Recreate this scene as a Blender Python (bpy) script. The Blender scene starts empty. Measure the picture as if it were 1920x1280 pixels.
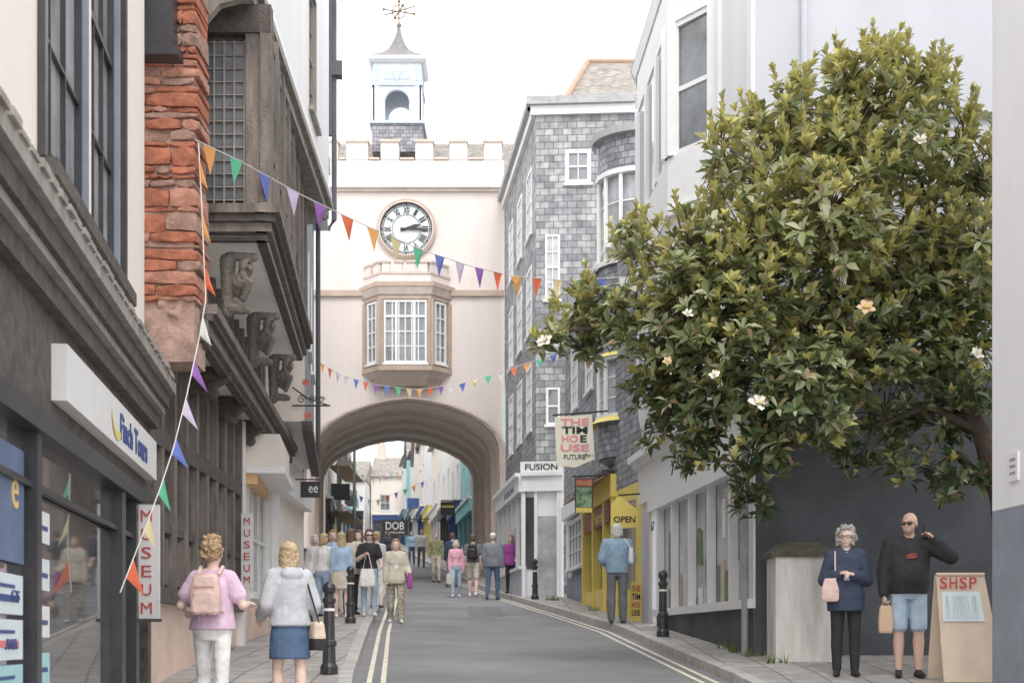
import bpy,bmesh,math,random,time
import numpy as np
from mathutils import Vector,Matrix,noise,Euler
random.seed(7); rng=np.random.default_rng(7)
T0=time.time()
S=bpy.context.scene; COL=S.collection
F=2667.0; EYE=1.6
def X(px,Y): return (px-960)/F*Y
def Z(py,Y): return EYE+(1200-py)/F*Y
def W(px,py,Y): return Vector((X(px,Y),Y,Z(py,Y)))
def g(Y):
    if Y<16: return 1.12-(16-Y)*.108
    if Y<42: return .07*Y
    return 2.94+.085*(min(Y,130)-42)
# ---------------- materials
def newmat(name):
    m=bpy.data.materials.new(name); m.use_nodes=True; nt=m.node_tree
    return m,nt,nt.nodes['Principled BSDF']
def mat(name,col,rough=.75,var=.12,scale=3.0,bump=0.0,bscale=40,metal=0,spec=.5,streak=False):
    m,nt,b=newmat(name)
    b.inputs['Roughness'].default_value=rough; b.inputs['Metallic'].default_value=metal
    b.inputs['Specular IOR Level'].default_value=spec
    tc=nt.nodes.new('ShaderNodeTexCoord'); n=nt.nodes.new('ShaderNodeTexNoise')
    n.inputs['Scale'].default_value=scale; n.inputs['Detail'].default_value=6; n.inputs['Roughness'].default_value=.65
    if streak:
        mp=nt.nodes.new('ShaderNodeMapping'); mp.inputs['Scale'].default_value=(1,1,.18)
        nt.links.new(tc.outputs['Object'],mp.inputs[0]); nt.links.new(mp.outputs[0],n.inputs['Vector'])
    else: nt.links.new(tc.outputs['Object'],n.inputs['Vector'])
    r=nt.nodes.new('ShaderNodeValToRGB'); e=r.color_ramp.elements
    e[0].position=.3; e[1].position=.7
    e[0].color=tuple(max(0,c*(1-var)) for c in col)+(1,); e[1].color=tuple(min(1,c*(1+var*.6)) for c in col)+(1,)
    nt.links.new(n.outputs['Fac'],r.inputs[0]); nt.links.new(r.outputs[0],b.inputs['Base Color'])
    if bump:
        n2=nt.nodes.new('ShaderNodeTexNoise'); n2.inputs['Scale'].default_value=bscale; n2.inputs['Detail'].default_value=4
        nt.links.new(tc.outputs['Object'],n2.inputs['Vector'])
        bp=nt.nodes.new('ShaderNodeBump'); bp.inputs['Strength'].default_value=bump; bp.inputs['Distance'].default_value=.02
        nt.links.new(n2.outputs['Fac'],bp.inputs['Height']); nt.links.new(bp.outputs[0],b.inputs['Normal'])
    return m
def brick(name,c1,c2,mortar,bw,bh,ms=.006,floor=False,bump=.5,rough=.75,zs=1.0,noisev=.35):
    m,nt,b=newmat(name); b.inputs['Roughness'].default_value=rough
    L=nt.links.new; N=nt.nodes.new
    tc=N('ShaderNodeTexCoord'); sp=N('ShaderNodeSeparateXYZ'); cb=N('ShaderNodeCombineXYZ'); L(tc.outputs['Object'],sp.inputs[0])
    if floor: L(sp.outputs[1],cb.inputs[0]); L(sp.outputs[0],cb.inputs[1])
    else:
        a=N('ShaderNodeMath'); a.operation='SUBTRACT'; L(sp.outputs[0],a.inputs[0]); L(sp.outputs[1],a.inputs[1]); L(a.outputs[0],cb.inputs[0])
        mz=N('ShaderNodeMath'); mz.operation='MULTIPLY'; mz.inputs[1].default_value=zs; L(sp.outputs[2],mz.inputs[0]); L(mz.outputs[0],cb.inputs[1])
    nd=N('ShaderNodeTexNoise'); nd.inputs['Scale'].default_value=2.5; L(tc.outputs['Object'],nd.inputs['Vector'])
    mx=N('ShaderNodeMix'); mx.data_type='VECTOR'
    mx.inputs[0].default_value=.02
    L(cb.outputs[0],mx.inputs[4]); L(nd.outputs['Color'],mx.inputs[5])
    t=N('ShaderNodeTexBrick'); t.inputs['Scale'].default_value=1; t.inputs['Brick Width'].default_value=bw; t.inputs['Row Height'].default_value=bh
    t.inputs['Mortar Size'].default_value=ms; t.inputs['Color1'].default_value=c1+(1,); t.inputs['Color2'].default_value=c2+(1,); t.inputs['Mortar'].default_value=mortar+(1,)
    L(mx.outputs[1],t.inputs['Vector'])
    n=N('ShaderNodeTexNoise'); n.inputs['Scale'].default_value=4; n.inputs['Detail'].default_value=7; L(tc.outputs['Object'],n.inputs['Vector'])
    r=N('ShaderNodeValToRGB'); r.color_ramp.elements[0].position=.3; r.color_ramp.elements[1].position=.7
    r.color_ramp.elements[0].color=(1-noisev,)*3+(1,); r.color_ramp.elements[1].color=(1.0,1,1,1); L(n.outputs['Fac'],r.inputs[0])
    mc=N('ShaderNodeMix'); mc.data_type='RGBA'; mc.blend_type='MULTIPLY'; mc.inputs[0].default_value=1
    L(t.outputs['Color'],mc.inputs[6]); L(r.outputs[0],mc.inputs[7]); L(mc.outputs[2],b.inputs['Base Color'])
    bp=N('ShaderNodeBump'); bp.inputs['Strength'].default_value=bump; bp.inputs['Distance'].default_value=.02; bp.invert=True
    L(t.outputs['Fac'],bp.inputs['Height']); L(bp.outputs[0],b.inputs['Normal'])
    return m
def glassmat(name,col,rough=.06,var=.5):
    m=mat(name,col,rough,var,1.3,spec=.9); return m
GL=glassmat('window_glass',(.22,.235,.255)); GLL=glassmat('window_glass_pale',(.46,.48,.50)); GLD=glassmat('shop_glass',(.085,.085,.09),.03)
WHITE=mat('white_paint',(.83,.83,.83),.55,.05); WHITEW=mat('white_render',(.80,.80,.815),.85,.08,1.2,.12,60,streak=True)
LAV=mat('pale_lavender_render',(.585,.595,.65),.9,.07,.8,.15,50,streak=True)
PINK=mat('pink_render',(.725,.655,.62),.85,.10,1.0,.1,50,streak=True); TAN=mat('tan_trim',(.50,.395,.325),.8,.15,3)
TANL=mat('tan_light',(.62,.53,.47),.8,.15,3)
CREAM=mat('cream_render',(.85,.785,.725),.9,.07,.9,.15,40,streak=True)
BLACKP=mat('black_paint',(.045,.045,.05),.35,.3,6,.1,30); DKGREY=mat('dark_grey_paint',(.10,.105,.118),.8,.35,1.2,.25,30)
OAK=mat('weathered_oak',(.215,.185,.165),.85,.55,7,.7,30,streak=True); OAKD=mat('dark_oak',(.115,.098,.088),.8,.5,8,.7,30)
OAKG=mat('grey_oak',(.34,.31,.285),.85,.35,6,.5,30,streak=True)
SLATE=brick('slate_hanging',(.27,.28,.31),(.53,.53,.53),(.15,.15,.16),.27,.18,.010,noisev=.45)
SLATEB=brick('slate_small',(.28,.29,.33),(.47,.48,.51),(.14,.14,.15),.2,.13,.009,noisev=.45)
ROOF=brick('slate_roof',(.32,.30,.275),(.46,.415,.37),(.2,.18,.17),.3,.14,.010,noisev=.45)
ST3=[mat('red_sandstone',(.44,.165,.10),.95,.5,6,1.0,18),mat('red_sandstone_pale',(.50,.25,.18),.95,.45,7,1.0,18),mat('red_sandstone_grey',(.37,.235,.19),.95,.45,7,1.0,18)]
STONEP=mat('worn_sandstone',(.50,.34,.28),.9,.45,6,1.0,14)
PAV=brick('paving_slabs',(.40,.38,.365),(.50,.47,.45),(.2,.19,.18),.62,.42,.012,floor=True,bump=.4,noisev=.35)
KERB=brick('granite_kerb',(.50,.48,.46),(.56,.53,.51),(.24,.23,.22),.9,3.0,.014,floor=True,bump=.3,noisev=.3)
ASPH=mat('asphalt',(.245,.245,.255),.85,.26,.55,.5,160)
YLINE=mat('worn_yellow_line',(.78,.73,.60),.7,.3,9)
GRD=mat('ground_earth',(.25,.25,.23),.9,.2,.3)
PEACH=mat('peach_plinth',(.78,.60,.51),.85,.15,2,.2)
STONEG=mat('grey_stone',(.40,.40,.41),.85,.25,5,.3,30)
YEL=mat('yellow_paint',(.84,.68,.17),.5,.08); BLUEP=mat('pale_blue_paint',(.47,.56,.67),.6,.06); CUPW=mat('cupola_white_paint',(.66,.69,.73),.6,.08,3,.1)
NAVY=mat('navy',(.05,.09,.26),.5,.1)
MOSS=mat('mossy_stone',(.13,.125,.09),.95,.5,8,.8,30)
GRB=mat('blue_grey_paint',(.27,.30,.345),.8,.2,2,.15)
REDL=mat('red_lettering',(.55,.10,.09),.6,.1); BLK=mat('black_lettering',(.03,.03,.03),.6,.05)
TURQ=mat('turquoise_paint',(.28,.62,.66),.7,.08)
SIGNW=mat('sign_white',(.80,.79,.78),.5,.04)
# ---------------- builders
class Fr:
    def __init__(s,p0,p1):
        s.o=Vector((p0[0],p0[1],0)); d=Vector((p1[0]-p0[0],p1[1]-p0[1],0)); s.L=d.length; s.u=d/s.L; s.n=Vector((s.u.y,-s.u.x,0))
    def P(s,u,z,d=0): return s.o+s.u*u+s.n*d+Vector((0,0,z))
    def uY(s,Y): return (Y-s.o.y)/s.u.y
class MB:
    def __init__(s): s.v=[];s.f=[];s.m=[];s.mats=[]
    def mi(s,m):
        if m not in s.mats: s.mats.append(m)
        return s.mats.index(m)
    def face(s,pts,m):
        b=len(s.v); s.v+=[tuple(p) for p in pts]; s.f.append(tuple(range(b,b+len(pts)))); s.m.append(s.mi(m))
    def hexa(s,p,m):
        b=len(s.v); s.v+=[tuple(q) for q in p]; k=s.mi(m)
        for q in ((0,1,2,3),(7,6,5,4),(0,4,5,1),(1,5,6,2),(2,6,7,3),(3,7,4,0)):
            s.f.append(tuple(b+i for i in q)); s.m.append(k)
    def box(s,fr,u0,u1,z0,z1,d0,d1,m):
        s.hexa([fr.P(u0,z0,d0),fr.P(u1,z0,d0),fr.P(u1,z1,d0),fr.P(u0,z1,d0),fr.P(u0,z0,d1),fr.P(u1,z0,d1),fr.P(u1,z1,d1),fr.P(u0,z1,d1)],m)
    def abox(s,x0,x1,y0,y1,z0,z1,m):
        s.hexa([(x0,y0,z0),(x1,y0,z0),(x1,y0,z1),(x0,y0,z1),(x0,y1,z0),(x1,y1,z0),(x1,y1,z1),(x0,y1,z1)],m)
    def rings(s,rings,m,cap=True,closed=True):
        b=len(s.v); n=len(rings[0]); k=s.mi(m)
        for r in rings: s.v+=[tuple(p) for p in r]
        for i in range(len(rings)-1):
            for j in range(n if closed else n-1):
                s.f.append((b+i*n+j,b+i*n+(j+1)%n,b+(i+1)*n+(j+1)%n,b+(i+1)*n+j)); s.m.append(k)
        if cap and closed:
            s.f.append(tuple(b+j for j in reversed(range(n)))); s.m.append(k)
            s.f.append(tuple(b+(len(rings)-1)*n+j for j in range(n))); s.m.append(k)
    def tube(s,pts,rad,m,seg=8):
        pts=[Vector(p) for p in pts]; R=[]
        if not hasattr(rad,'__len__'): rad=[rad]*len(pts)
        for i,p in enumerate(pts):
            d=(pts[min(i+1,len(pts)-1)]-pts[max(i-1,0)]).normalized()
            a=d.cross(Vector((0,0,1)) if abs(d.z)<.95 else Vector((1,0,0))).normalized(); c=d.cross(a)
            R.append([p+(a*math.cos(t)+c*math.sin(t))*rad[i] for t in [2*math.pi*j/seg for j in range(seg)]])
        s.rings(R,m)
    def lathe(s,c,prof,m,seg=16):
        c=Vector(c); s.rings([[c+Vector((r*math.cos(2*math.pi*j/seg),r*math.sin(2*math.pi*j/seg),z)) for j in range(seg)] for r,z in prof],m)
    def ball(s,c,r,m,seg=10,rs=(1,1,1)):
        c=Vector(c); s.rings([[c+Vector((r*rs[0]*math.sin(t)*math.cos(2*math.pi*j/seg),r*rs[1]*math.sin(t)*math.sin(2*math.pi*j/seg),-r*rs[2]*math.cos(t))) for j in range(seg)] for t in [math.pi*(i+.15)/(6.3) for i in range(7)]],m)
    def obj(s,name,parent=None,smooth=False):
        me=bpy.data.meshes.new(name); me.from_pydata(s.v,[],s.f)
        for m in s.mats: me.materials.append(m)
        me.polygons.foreach_set('material_index',s.m)
        if smooth: me.polygons.foreach_set('use_smooth',[True]*len(s.f))
        me.update(); bm=bmesh.new(); bm.from_mesh(me); bmesh.ops.recalc_face_normals(bm,faces=bm.faces); bm.to_mesh(me); bm.free()
        o=bpy.data.objects.new(name,me); COL.objects.link(o)
        if parent: o.parent=parent
        return o
def empty(name,loc=(0,0,0),rot=0):
    e=bpy.data.objects.new(name,None); e.empty_display_size=.2; COL.objects.link(e); e.location=loc; e.rotation_euler=(0,0,rot); return e
class Bld:
    def __init__(s,name): s.e=empty(name); s.parts={}
    def __getitem__(s,k):
        if k not in s.parts: s.parts[k]=MB()
        return s.parts[k]
    def done(s,smooth=()):
        for k,mb in s.parts.items():
            if mb.v: mb.obj(k,s.e,smooth=k in smooth)
def wall(mb,fr,u0,u1,z0,z1,holes,m,d=0):
    us=sorted({u0,u1}|{h[0] for h in holes}|{h[1] for h in holes}); zs=sorted({z0,z1}|{h[2] for h in holes}|{h[3] for h in holes})
    us=[u for u in us if u0<=u<=u1]; zs=[z for z in zs if z0<=z<=z1]
    for a,b in zip(us,us[1:]):
        for c,e in zip(zs,zs[1:]):
            if b-a<1e-5 or e-c<1e-5: continue
            mu,mz=(a+b)/2,(c+e)/2
            if any(h[0]<mu<h[1] and h[2]<mz<h[3] for h in holes): continue
            mb.face([fr.P(a,c,d),fr.P(b,c,d),fr.P(b,e,d),fr.P(a,e,d)],m)
def window(B,fr,u0,u1,z0,z1,cols=3,rows=4,fm=WHITE,gm=GL,rec=.1,fw=.06,bar=.022,sash=True,sill=True,rm=None,d=0,sillm=None):
    w=B['windows'];rm=rm or fm
    for q in ([(u0,z0),(u1,z0)],[(u1,z0),(u1,z1)],[(u1,z1),(u0,z1)],[(u0,z1),(u0,z0)]):
        (a,b),(c,e)=q; w.face([fr.P(a,b,d),fr.P(c,e,d),fr.P(c,e,d-rec),fr.P(a,b,d-rec)],rm)
    w.face([fr.P(u0,z0,d-rec),fr.P(u1,z0,d-rec),fr.P(u1,z1,d-rec),fr.P(u0,z1,d-rec)],gm)
    e=.002; d0,d1=d-rec+.003,d-rec+.05
    w.box(fr,u0+e,u0+fw,z0+e,z1-e,d0,d1,fm); w.box(fr,u1-fw,u1-e,z0+e,z1-e,d0,d1,fm)
    w.box(fr,u0+fw,u1-fw,z0+e,z0+fw,d0,d1,fm); w.box(fr,u0+fw,u1-fw,z1-fw,z1-e,d0,d1,fm)
    for i in range(1,cols):
        c=u0+fw+(u1-u0-2*fw)*i/cols; w.box(fr,c-bar/2,c+bar/2,z0+fw,z1-fw,d0,d1-.012,fm)
    for i in range(1,rows):
        c=z0+fw+(z1-z0-2*fw)*i/rows; bb=bar*2.2 if sash and i*2==rows else bar
        w.box(fr,u0+fw,u1-fw,c-bb/2,c+bb/2,d0,d1-.006 if bb>bar else d1-.015,fm)
    if sill: w.box(fr,u0-.05,u1+.05,z0-.07,z0-.002,d-.02,d+.07,sillm or fm)
def text(s,fr,u,z,w,h,m,d=.02,parent=None,name='lettering',bold=.0,rot=0,ext=.004):
    cu=bpy.data.curves.new('t','FONT'); cu.body=s; cu.align_x='CENTER'; cu.offset=bold; cu.extrude=.01; cu.resolution_u=3
    o=bpy.data.objects.new('t',cu); COL.objects.link(o); dg=bpy.context.evaluated_depsgraph_get()
    me=bpy.data.meshes.new_from_object(o.evaluated_get(dg)); bpy.data.objects.remove(o)
    n=len(me.vertices); co=np.zeros(n*3); me.vertices.foreach_get('co',co); co=co.reshape(-1,3)
    mn=co.min(0); mx=co.max(0); c=(mn+mx)/2; co=(co-c)
    co[:,0]*=w/(mx[0]-mn[0]); co[:,1]*=h/(mx[1]-mn[1]); co[:,2]*=ext/.01
    if rot:
        cr,sr=math.cos(rot),math.sin(rot); co[:,:2]=co[:,:2]@np.array([[cr,sr],[-sr,cr]])
    U=np.array(fr.u);N=np.array(fr.n);O=np.array(fr.P(u,z,d))
    out=O+co[:,0:1]*U+co[:,1:2]*np.array([0,0,1.])+co[:,2:3]*N
    me.vertices.foreach_set('co',out.ravel()); me.materials.clear(); me.materials.append(m); me.update()
    ob=bpy.data.objects.new(name,me); COL.objects.link(ob)
    if parent: ob.parent=parent
    return ob
# ---------------- ground
KY=[-30,10,16,25,29,36,40,48,57,75,100,140]; KL=[1.0,-1.2,-1.78,-2.50,-2.78,-3.28,-3.55,-4.25,-5.3,-7.4,-10.4,-15.5]
KR=[5.2,3.1,2.48,1.86,1.34,.36,-.22,-1.3,-2.5,-4.7,-7.7,-12.3]
kl=lambda Y:float(np.interp(Y,KY,KL)); kr=lambda Y:float(np.interp(Y,KY,KR))
Ys=[-30+i*1.0 for i in range(171)]
def strip(fl,frr,zo,m,Y=Ys):
    mb=MB()
    for a,b in zip(Y,Y[1:]):
        mb.face([(fl(a),a,g(a)+zo),(frr(a),a,g(a)+zo),(frr(b),b,g(b)+zo),(fl(b),b,g(b)+zo)],m)
    return mb
gm_=MB()
gy=[-60,-30,0,16,42,60,80,100,130,200,600]
for a,b in zip(gy,gy[1:]): gm_.face([(-400,a,g(a)-.06),(400,a,g(a)-.06),(400,b,g(b)-.06),(-400,b,g(b)-.06)],GRD)
gm_.obj('ground')
strip(kl,kr,0,ASPH).obj('road')
for side,fk,sg in (('L',kl,-1),('R',kr,1)):
    p=MB()
    for a,b in zip(Ys,Ys[1:]):
        if sg<0: x=lambda y,o:fk(y)-o
        else: x=lambda y,o:fk(y)+o
        p.face([(x(a,0),a,g(a)-.01),(x(b,0),b,g(b)-.01),(x(b,0.01),b,g(b)+.115),(x(a,0.01),a,g(a)+.115)],KERB)
        p.face([(x(a,.01),a,g(a)+.115),(x(b,.01),b,g(b)+.115),(x(b,.16),b,g(b)+.12),(x(a,.16),a,g(a)+.12)],KERB)
        p.face([(x(a,.16),a,g(a)+.12),(x(b,.16),b,g(b)+.12),(x(b,7),b,g(b)+.125),(x(a,7),a,g(a)+.125)],PAV)
    p.obj('pavement')
lm=MB(); Yl=[-30+i*1.0 for i in range(80)]
for sg,fk in ((1,kl),(-1,kr)):
    for o in (.14,.30):
        for a,b in zip(Yl,Yl[1:]):
            f=lambda y,q:fk(y)+sg*(o+q)
            lm.face([(f(a,0),a,g(a)+.005),(f(a,.06),a,g(a)+.005),(f(b,.06),b,g(b)+.005),(f(b,0),b,g(b)+.005)],YLINE)
lm.obj('double_yellow_lines')
PATCH=mat('asphalt_patch',(.20,.20,.21),.9,.15,3,.5,160)
pm=MB(); pm.face([(-.9,30,g(30)+.004),(-.1,30,g(30)+.004),(-.3,34.5,g(34.5)+.004),(-1.1,34.5,g(34.5)+.004)],PATCH); pm.obj('road_patch')
WEED=mat('weeds',(.16,.24,.07),.8,.4,20); wm=MB()
for (xx,yy) in ((.98,35.6),(1.05,35.3),(3.1,18.2),(3.0,18.9),(2.95,19.6),(1.75,30.2),(-3.9,19.2),(3.2,17.2)):
    for _ in range(26):
        b0=Vector((xx+random.uniform(-.12,.12),yy+random.uniform(-.12,.12),g(yy)+.12)); a=random.uniform(0,6.28); t=Vector((math.cos(a)*.06,math.sin(a)*.06,random.uniform(.06,.16))); s_=Vector((-math.sin(a),math.cos(a),0))*.012
        wm.face([b0-s_,b0+s_,b0+t],WEED)
wm.obj('weeds')
# ---------------- LEFT SHOP
B=Bld('rendered_shop_building'); fr=Fr((-2.36,4),(-3.583,13.86)); uY=fr.uY
wz=(4.68,8.4)
wins=[(uY(9.05),uY(10.75),*wz),(uY(10.85),uY(12.3),*wz)]
wall(B['walls'],fr,0,fr.L,4.05,13,wins,CREAM)
for h in wins: window(B,fr,*h,3,4,BLACKP,GLL,rec=.10,fw=.045,bar=.024,rm=GRB,sillm=OAKD)  # pale glass colour stands in for sky reflected in these panes
B['windows'].box(fr,uY(8.9),uY(12.45),4.52,4.63,.0,.12,OAKD)
for u in (uY(8.93),uY(12.36)): B['windows'].box(fr,u-.05,u+.04,4.63,8.5,.002,.05,BLACKP)
c=B['cornice']
c.box(fr,0,fr.L+.02,4.0,4.10,-.05,.30,OAKG); c.box(fr,0,fr.L,3.86,3.998,-.05,.24,OAKD); c.box(fr,0,fr.L,3.80,3.858,-.05,.20,OAKG); c.box(fr,0,fr.L,3.66,3.798,-.05,.14,OAKD); c.box(fr,0,fr.L,3.0,3.658,-.05,.06,OAKD)
for i in range(40):
    u=i*.25; 
    if u+.2<fr.L: c.box(fr,u,u+.2,4.10,4.13+random.random()*.02,0,.31+random.random()*.02,OAKG)
B['fascia_sign'].box(fr,uY(9),uY(13.5),3.12,3.48,.062,.16,SIGNW)
s=B['shopfront']
s.box(fr,0,fr.L,2.86,2.998,-.05,.1,BLACKP)
for y0,y1 in ((4,4.3),(8.55,8.68),(11.95,12.15),(12.8,13.0),(13.6,13.82)): s.box(fr,uY(y0),uY(y1),-.5,2.858,-.1,.07,OAKD if y0>13 else BLACKP)
s.box(fr,uY(13.0),uY(13.6),-.2,2.85,-.12,-.03,OAKD)
s.face([fr.P(0,.2,-.02),fr.P(uY(12.8),.2,-.02),fr.P(uY(12.8),2.86,-.02),fr.P(0,2.86,-.02)],GLD)
s.box(fr,0,uY(12.8),2.52,2.56,0,.04,BLACKP); s.box(fr,0,uY(11.95),-.3,1.0,-.01,.05,BLACKP)
B['walls'].face([fr.P(fr.L,0,0),fr.P(fr.L,0,-5),fr.P(fr.L,13,-5),fr.P(fr.L,13,0)],CREAM)
PB=mat('poster_blue',(.14,.19,.32),.5,.25); PT=mat('poster_pale',(.72,.80,.83),.5,.1); PR=mat('poster_red',(.75,.2,.2),.5,.1); GOLD=mat('gold_lettering',(.80,.58,.22),.5,.1); AQ=mat('poster_aqua',(.42,.70,.74),.5,.15)
p=B['posters']
p.box(fr,uY(7.6),uY(8.45),2.05,2.72,-.01,.012,PB)
for k in range(6):
    z1=1.98-k*.26; p.box(fr,uY(7.7),uY(8.42),z1-.23,z1,-.01,.012,PT if k!=2 else AQ)
    p.box(fr,uY(7.8),uY(8.3),z1-.16,z1-.12,.012,.016,PR if k%2 else NAVY); p.box(fr,uY(7.8),uY(8.2),z1-.08,z1-.06,.012,.016,NAVY)
for k in range(5):
    z1=2.42-k*.3; p.box(fr,uY(8.8),uY(9.25),z1-.2,z1,-.012,.004,[SIGNW,PT,SIGNW,AQ,SIGNW][k]); p.box(fr,uY(8.85),uY(9.18),z1-.12,z1-.09,.004,.007,NAVY)
text('e',fr,uY(8.2),2.45,.15,.18,GOLD,.016,B.e); text('GS',fr,uY(8.2),1.86,.2,.06,NAVY,.018,B.e); text('ANIA',fr,uY(8.1),1.58,.3,.06,NAVY,.018,B.e)
text('Finch Tours',fr,uY(12.0),3.29,1.6,.21,NAVY,.165,B.e,bold=.015)
sw=B['swoosh_mark']
n=14
for i in range(n):
    t0=math.pi*(1.0+.9*i/n); t1=math.pi*(1.0+.9*(i+1)/n)
    q=lambda t,r:fr.P(uY(11.05)+r*1.4*math.cos(t),3.36+r*math.sin(t),.168)
    wv=.05*math.sin(math.pi*(i+.5)/n)+.012
    sw.face([q(t0,.2),q(t1,.2),q(t1,.2-wv),q(t0,.2-wv)],YEL)
B.done()
# ---------------- MUSEUM (timber framed)
B=Bld('timber_framed_museum'); gf=Fr((-3.72,13.9),(-4.1,28)); uY=gf.uY
wall(B['walls'],gf,0,gf.L,0,2.1,[],PEACH)
u0,u1=uY(14.3),uY(20)
wall(B['walls'],gf,u1,gf.L,2.1,4.9,[(uY(21.3),uY(23.3),2.3,4.0)],CREAM)
tw=B['timber_frame']; N=9
tw.box(gf,0,u1,2.0,2.16,-.05,.12,OAKD); tw.box(gf,0,u1,3.62,3.8,-.05,.09,OAKD); tw.box(gf,0,u1,2.75,2.83,-.02,.06,OAKD)
wall(tw,gf,0,u1,2.1,4.9,[],OAKD,-.06)
for i in range(N+1):
    u=u0+(u1-u0)*i/N; tw.box(gf,u-.07,u+.07,2.16,4.7,-.04,.085,OAK)
for i in range(N):
    a=u0+(u1-u0)*(i)/N+.07; b=u0+(u1-u0)*(i+1)/N-.07
    if i%3!=2:
        B['windows'].face([gf.P(a,2.84,-.02),gf.P(b,2.84,-.02),gf.P(b,3.6,-.02),gf.P(a,3.6,-.02)],GL)
        for k in range(1,3): uu=a+(b-a)*k/3; B['windows'].box(gf,uu-.008,uu+.008,2.84,3.6,-.018,-.005,OAKD)
        for k in range(1,4): zz=2.84+.76*k/4; B['windows'].box(gf,a,b,zz-.007,zz+.007,-.018,-.002,OAKD)
    for k in range(3): tw.box(gf,a+(b-a)*k/3+.01,a+(b-a)*(k+1)/3-.01,2.2,2.7,-.03,.02,OAK)
window(B,gf,uY(21.3),uY(23.3),2.3,4.0,3,2,WHITE,GLL,rm=WHITE)
tw.box(gf,uY(20.05),uY(20.25),1.2,4.7,0,.1,WHITE); tw.box(gf,uY(23.6),uY(23.8),1.2,4.7,0,.1,WHITE)
tw.box(gf,uY(20.9),uY(27.9),4.12,4.45,0,.18,WHITE)
jf=Fr((-3.13,14.5),(-3.92,25.2)); 
def soff(z,fa,fb,m,Y0,Y1,mb):
    a0=fa.P(fa.uY(Y0),z);a1=fa.P(fa.uY(Y1),z);b0=fb.P(fb.uY(Y0),z);b1=fb.P(fb.uY(Y1),z); mb.face([a0,a1,b1,b0],m)
inner=Fr((-4.2,14.3),(-4.6,28))
SOF=mat('limewashed_soffit',(.86,.83,.79),.9,.08)
soff(4.78,inner,jf,SOF,14.6,25,B['soffit'])
for k,(z0,z1,d) in enumerate(((4.66,4.74,-.02),(4.74,4.86,.03),(4.86,4.93,.08),(4.93,5.03,.12))):
    tw.box(jf,0,jf.L,z0,z1-.002,-.12,d,OAK if k%2 else OAKD)
for Yb in (14.75,16.6,18.6,20.6,22.8,24.8):
    pr=[(0,4.64),(.0,4.77),(-1.0,4.77),(-1.0,3.75),(-.86,3.75),(-.82,4.1),(-.70,4.34),(-.5,4.46),(-.25,4.5)]
    uu=jf.uY(Yb); r0=[jf.P(uu-.08,z,d) for d,z in pr]; r1=[jf.P(uu+.08,z,d) for d,z in pr]
    tw.rings([r0,r1],OAKD)
    tw.tube([jf.P(uu-.1,4.5,-.22),jf.P(uu+.1,4.5,-.22)],.08,OAKD,12)
ff=Fr((-3.5,14.5),(-4.2,25.2)); wall(B['walls'],ff,0,ff.L,5.03,9,[],SOF)
for i in range(20):
    u=ff.L*i/19; tw.box(ff,u-.07,u+.07,5.03,8.9,0,.07,OAK)
of=Fr((-2.67,15.5),(-3.25,22.2)); nf=Fr((-3.42,15.5),(-2.67,15.5))
soff(6.0,Fr((-3.7,15.5),(-4.2,22.2)),of,SOF,15.5,22.2,B['soffit'])
for k,(z0,z1,d) in enumerate(((5.96,6.04,-.02),(6.04,6.14,.05),(6.14,6.22,.10),(6.22,6.32,.15))):
    mm=OAK if k%2 else OAKD
    tw.box(of,-d,of.L,z0,z1-.002,-.12,d,mm); tw.box(nf,-.1,nf.L-.001,z0,z1-.003,-.12,d,mm)
fo=B['oriel']
wall(fo,of,0,of.L,6.34,8.5,[],OAKD,-.08); wall(fo,nf,-.1,nf.L,6.34,8.5,[],OAKD,-.08)
nb=14
for i in range(nb+1):
    u=of.L*i/nb; fo.box(of,u-.055,u+.055,6.34,8.5,-.07,.03 if i%2 else .05,OAK)
for z in (6.34,7.05,8.3): fo.box(of,0,of.L,z,z+.1,-.07,.02,OAK)
for i in range(nb):
    a=of.L*i/nb+.055; b=of.L*(i+1)/nb-.055
    fo.face([of.P(a,7.15,-.05),of.P(b,7.15,-.05),of.P(b,8.3,-.05),of.P(a,8.3,-.05)],GL)
    for k in range(1,7): zz=7.15+1.15*k/7; fo.box(of,a,b,zz-.006,zz+.006,-.048,-.03,OAKG)
    fo.box(of,(a+b)/2-.006,(a+b)/2+.006,7.15,8.3,-.048,-.028,OAKG)
a,b=.06,.50
fo.face([nf.P(a,6.4,-.04),nf.P(b,6.4,-.04),nf.P(b,8.12,-.04),nf.P(a,8.12,-.04)],GL)
for k in range(0,5): uu=a+(b-a)*k/4; fo.box(nf,uu-.008,uu+.008,6.36,8.14,-.038,-.01,OAKG)
for k in range(0,13): zz=6.4+1.72*k/12; fo.box(nf,a,b,zz-.005,zz+.005,-.038,-.012,OAKG)
fo.box(nf,b+.02,nf.L+.02,6.34,8.5,-.1,.03,OAK); fo.box(nf,-.1,a-.02,6.34,8.5,-.1,.03,OAK); fo.box(nf,-.1,nf.L+.05,8.2,8.5,-.1,.06,OAKD)
sf=Fr((-2.78,14.9),(-3.0,23.3)); nf2=Fr((-3.9,14.9),(-2.78,14.9))
wall(B['upper_storey'],sf,0,sf.L,8.75,13,[(5.6,6.6,9.3,11.2)],WHITEW); wall(B['upper_storey'],nf2,0,nf2.L,8.75,13,[],WHITEW)
window(B,sf,5.6,6.6,9.3,11.2,3,4,OAKG,GL)
for z0,z1,d in ((8.5,8.64,.0),(8.64,8.75,.07)):
    tw.box(sf,-.05,sf.L,z0,z1-.002,-.3,d,OAKG); tw.box(nf2,0,nf2.L-.06,z0,z1-.003,-.3,d,OAKG)
tw.box(sf,0,sf.L,8.75,8.9,0,.05,WHITE)
soff(8.52,Fr((-4,14.9),(-4.3,23.3)),sf,SOF,14.9,23.2,B['soffit'])
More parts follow.
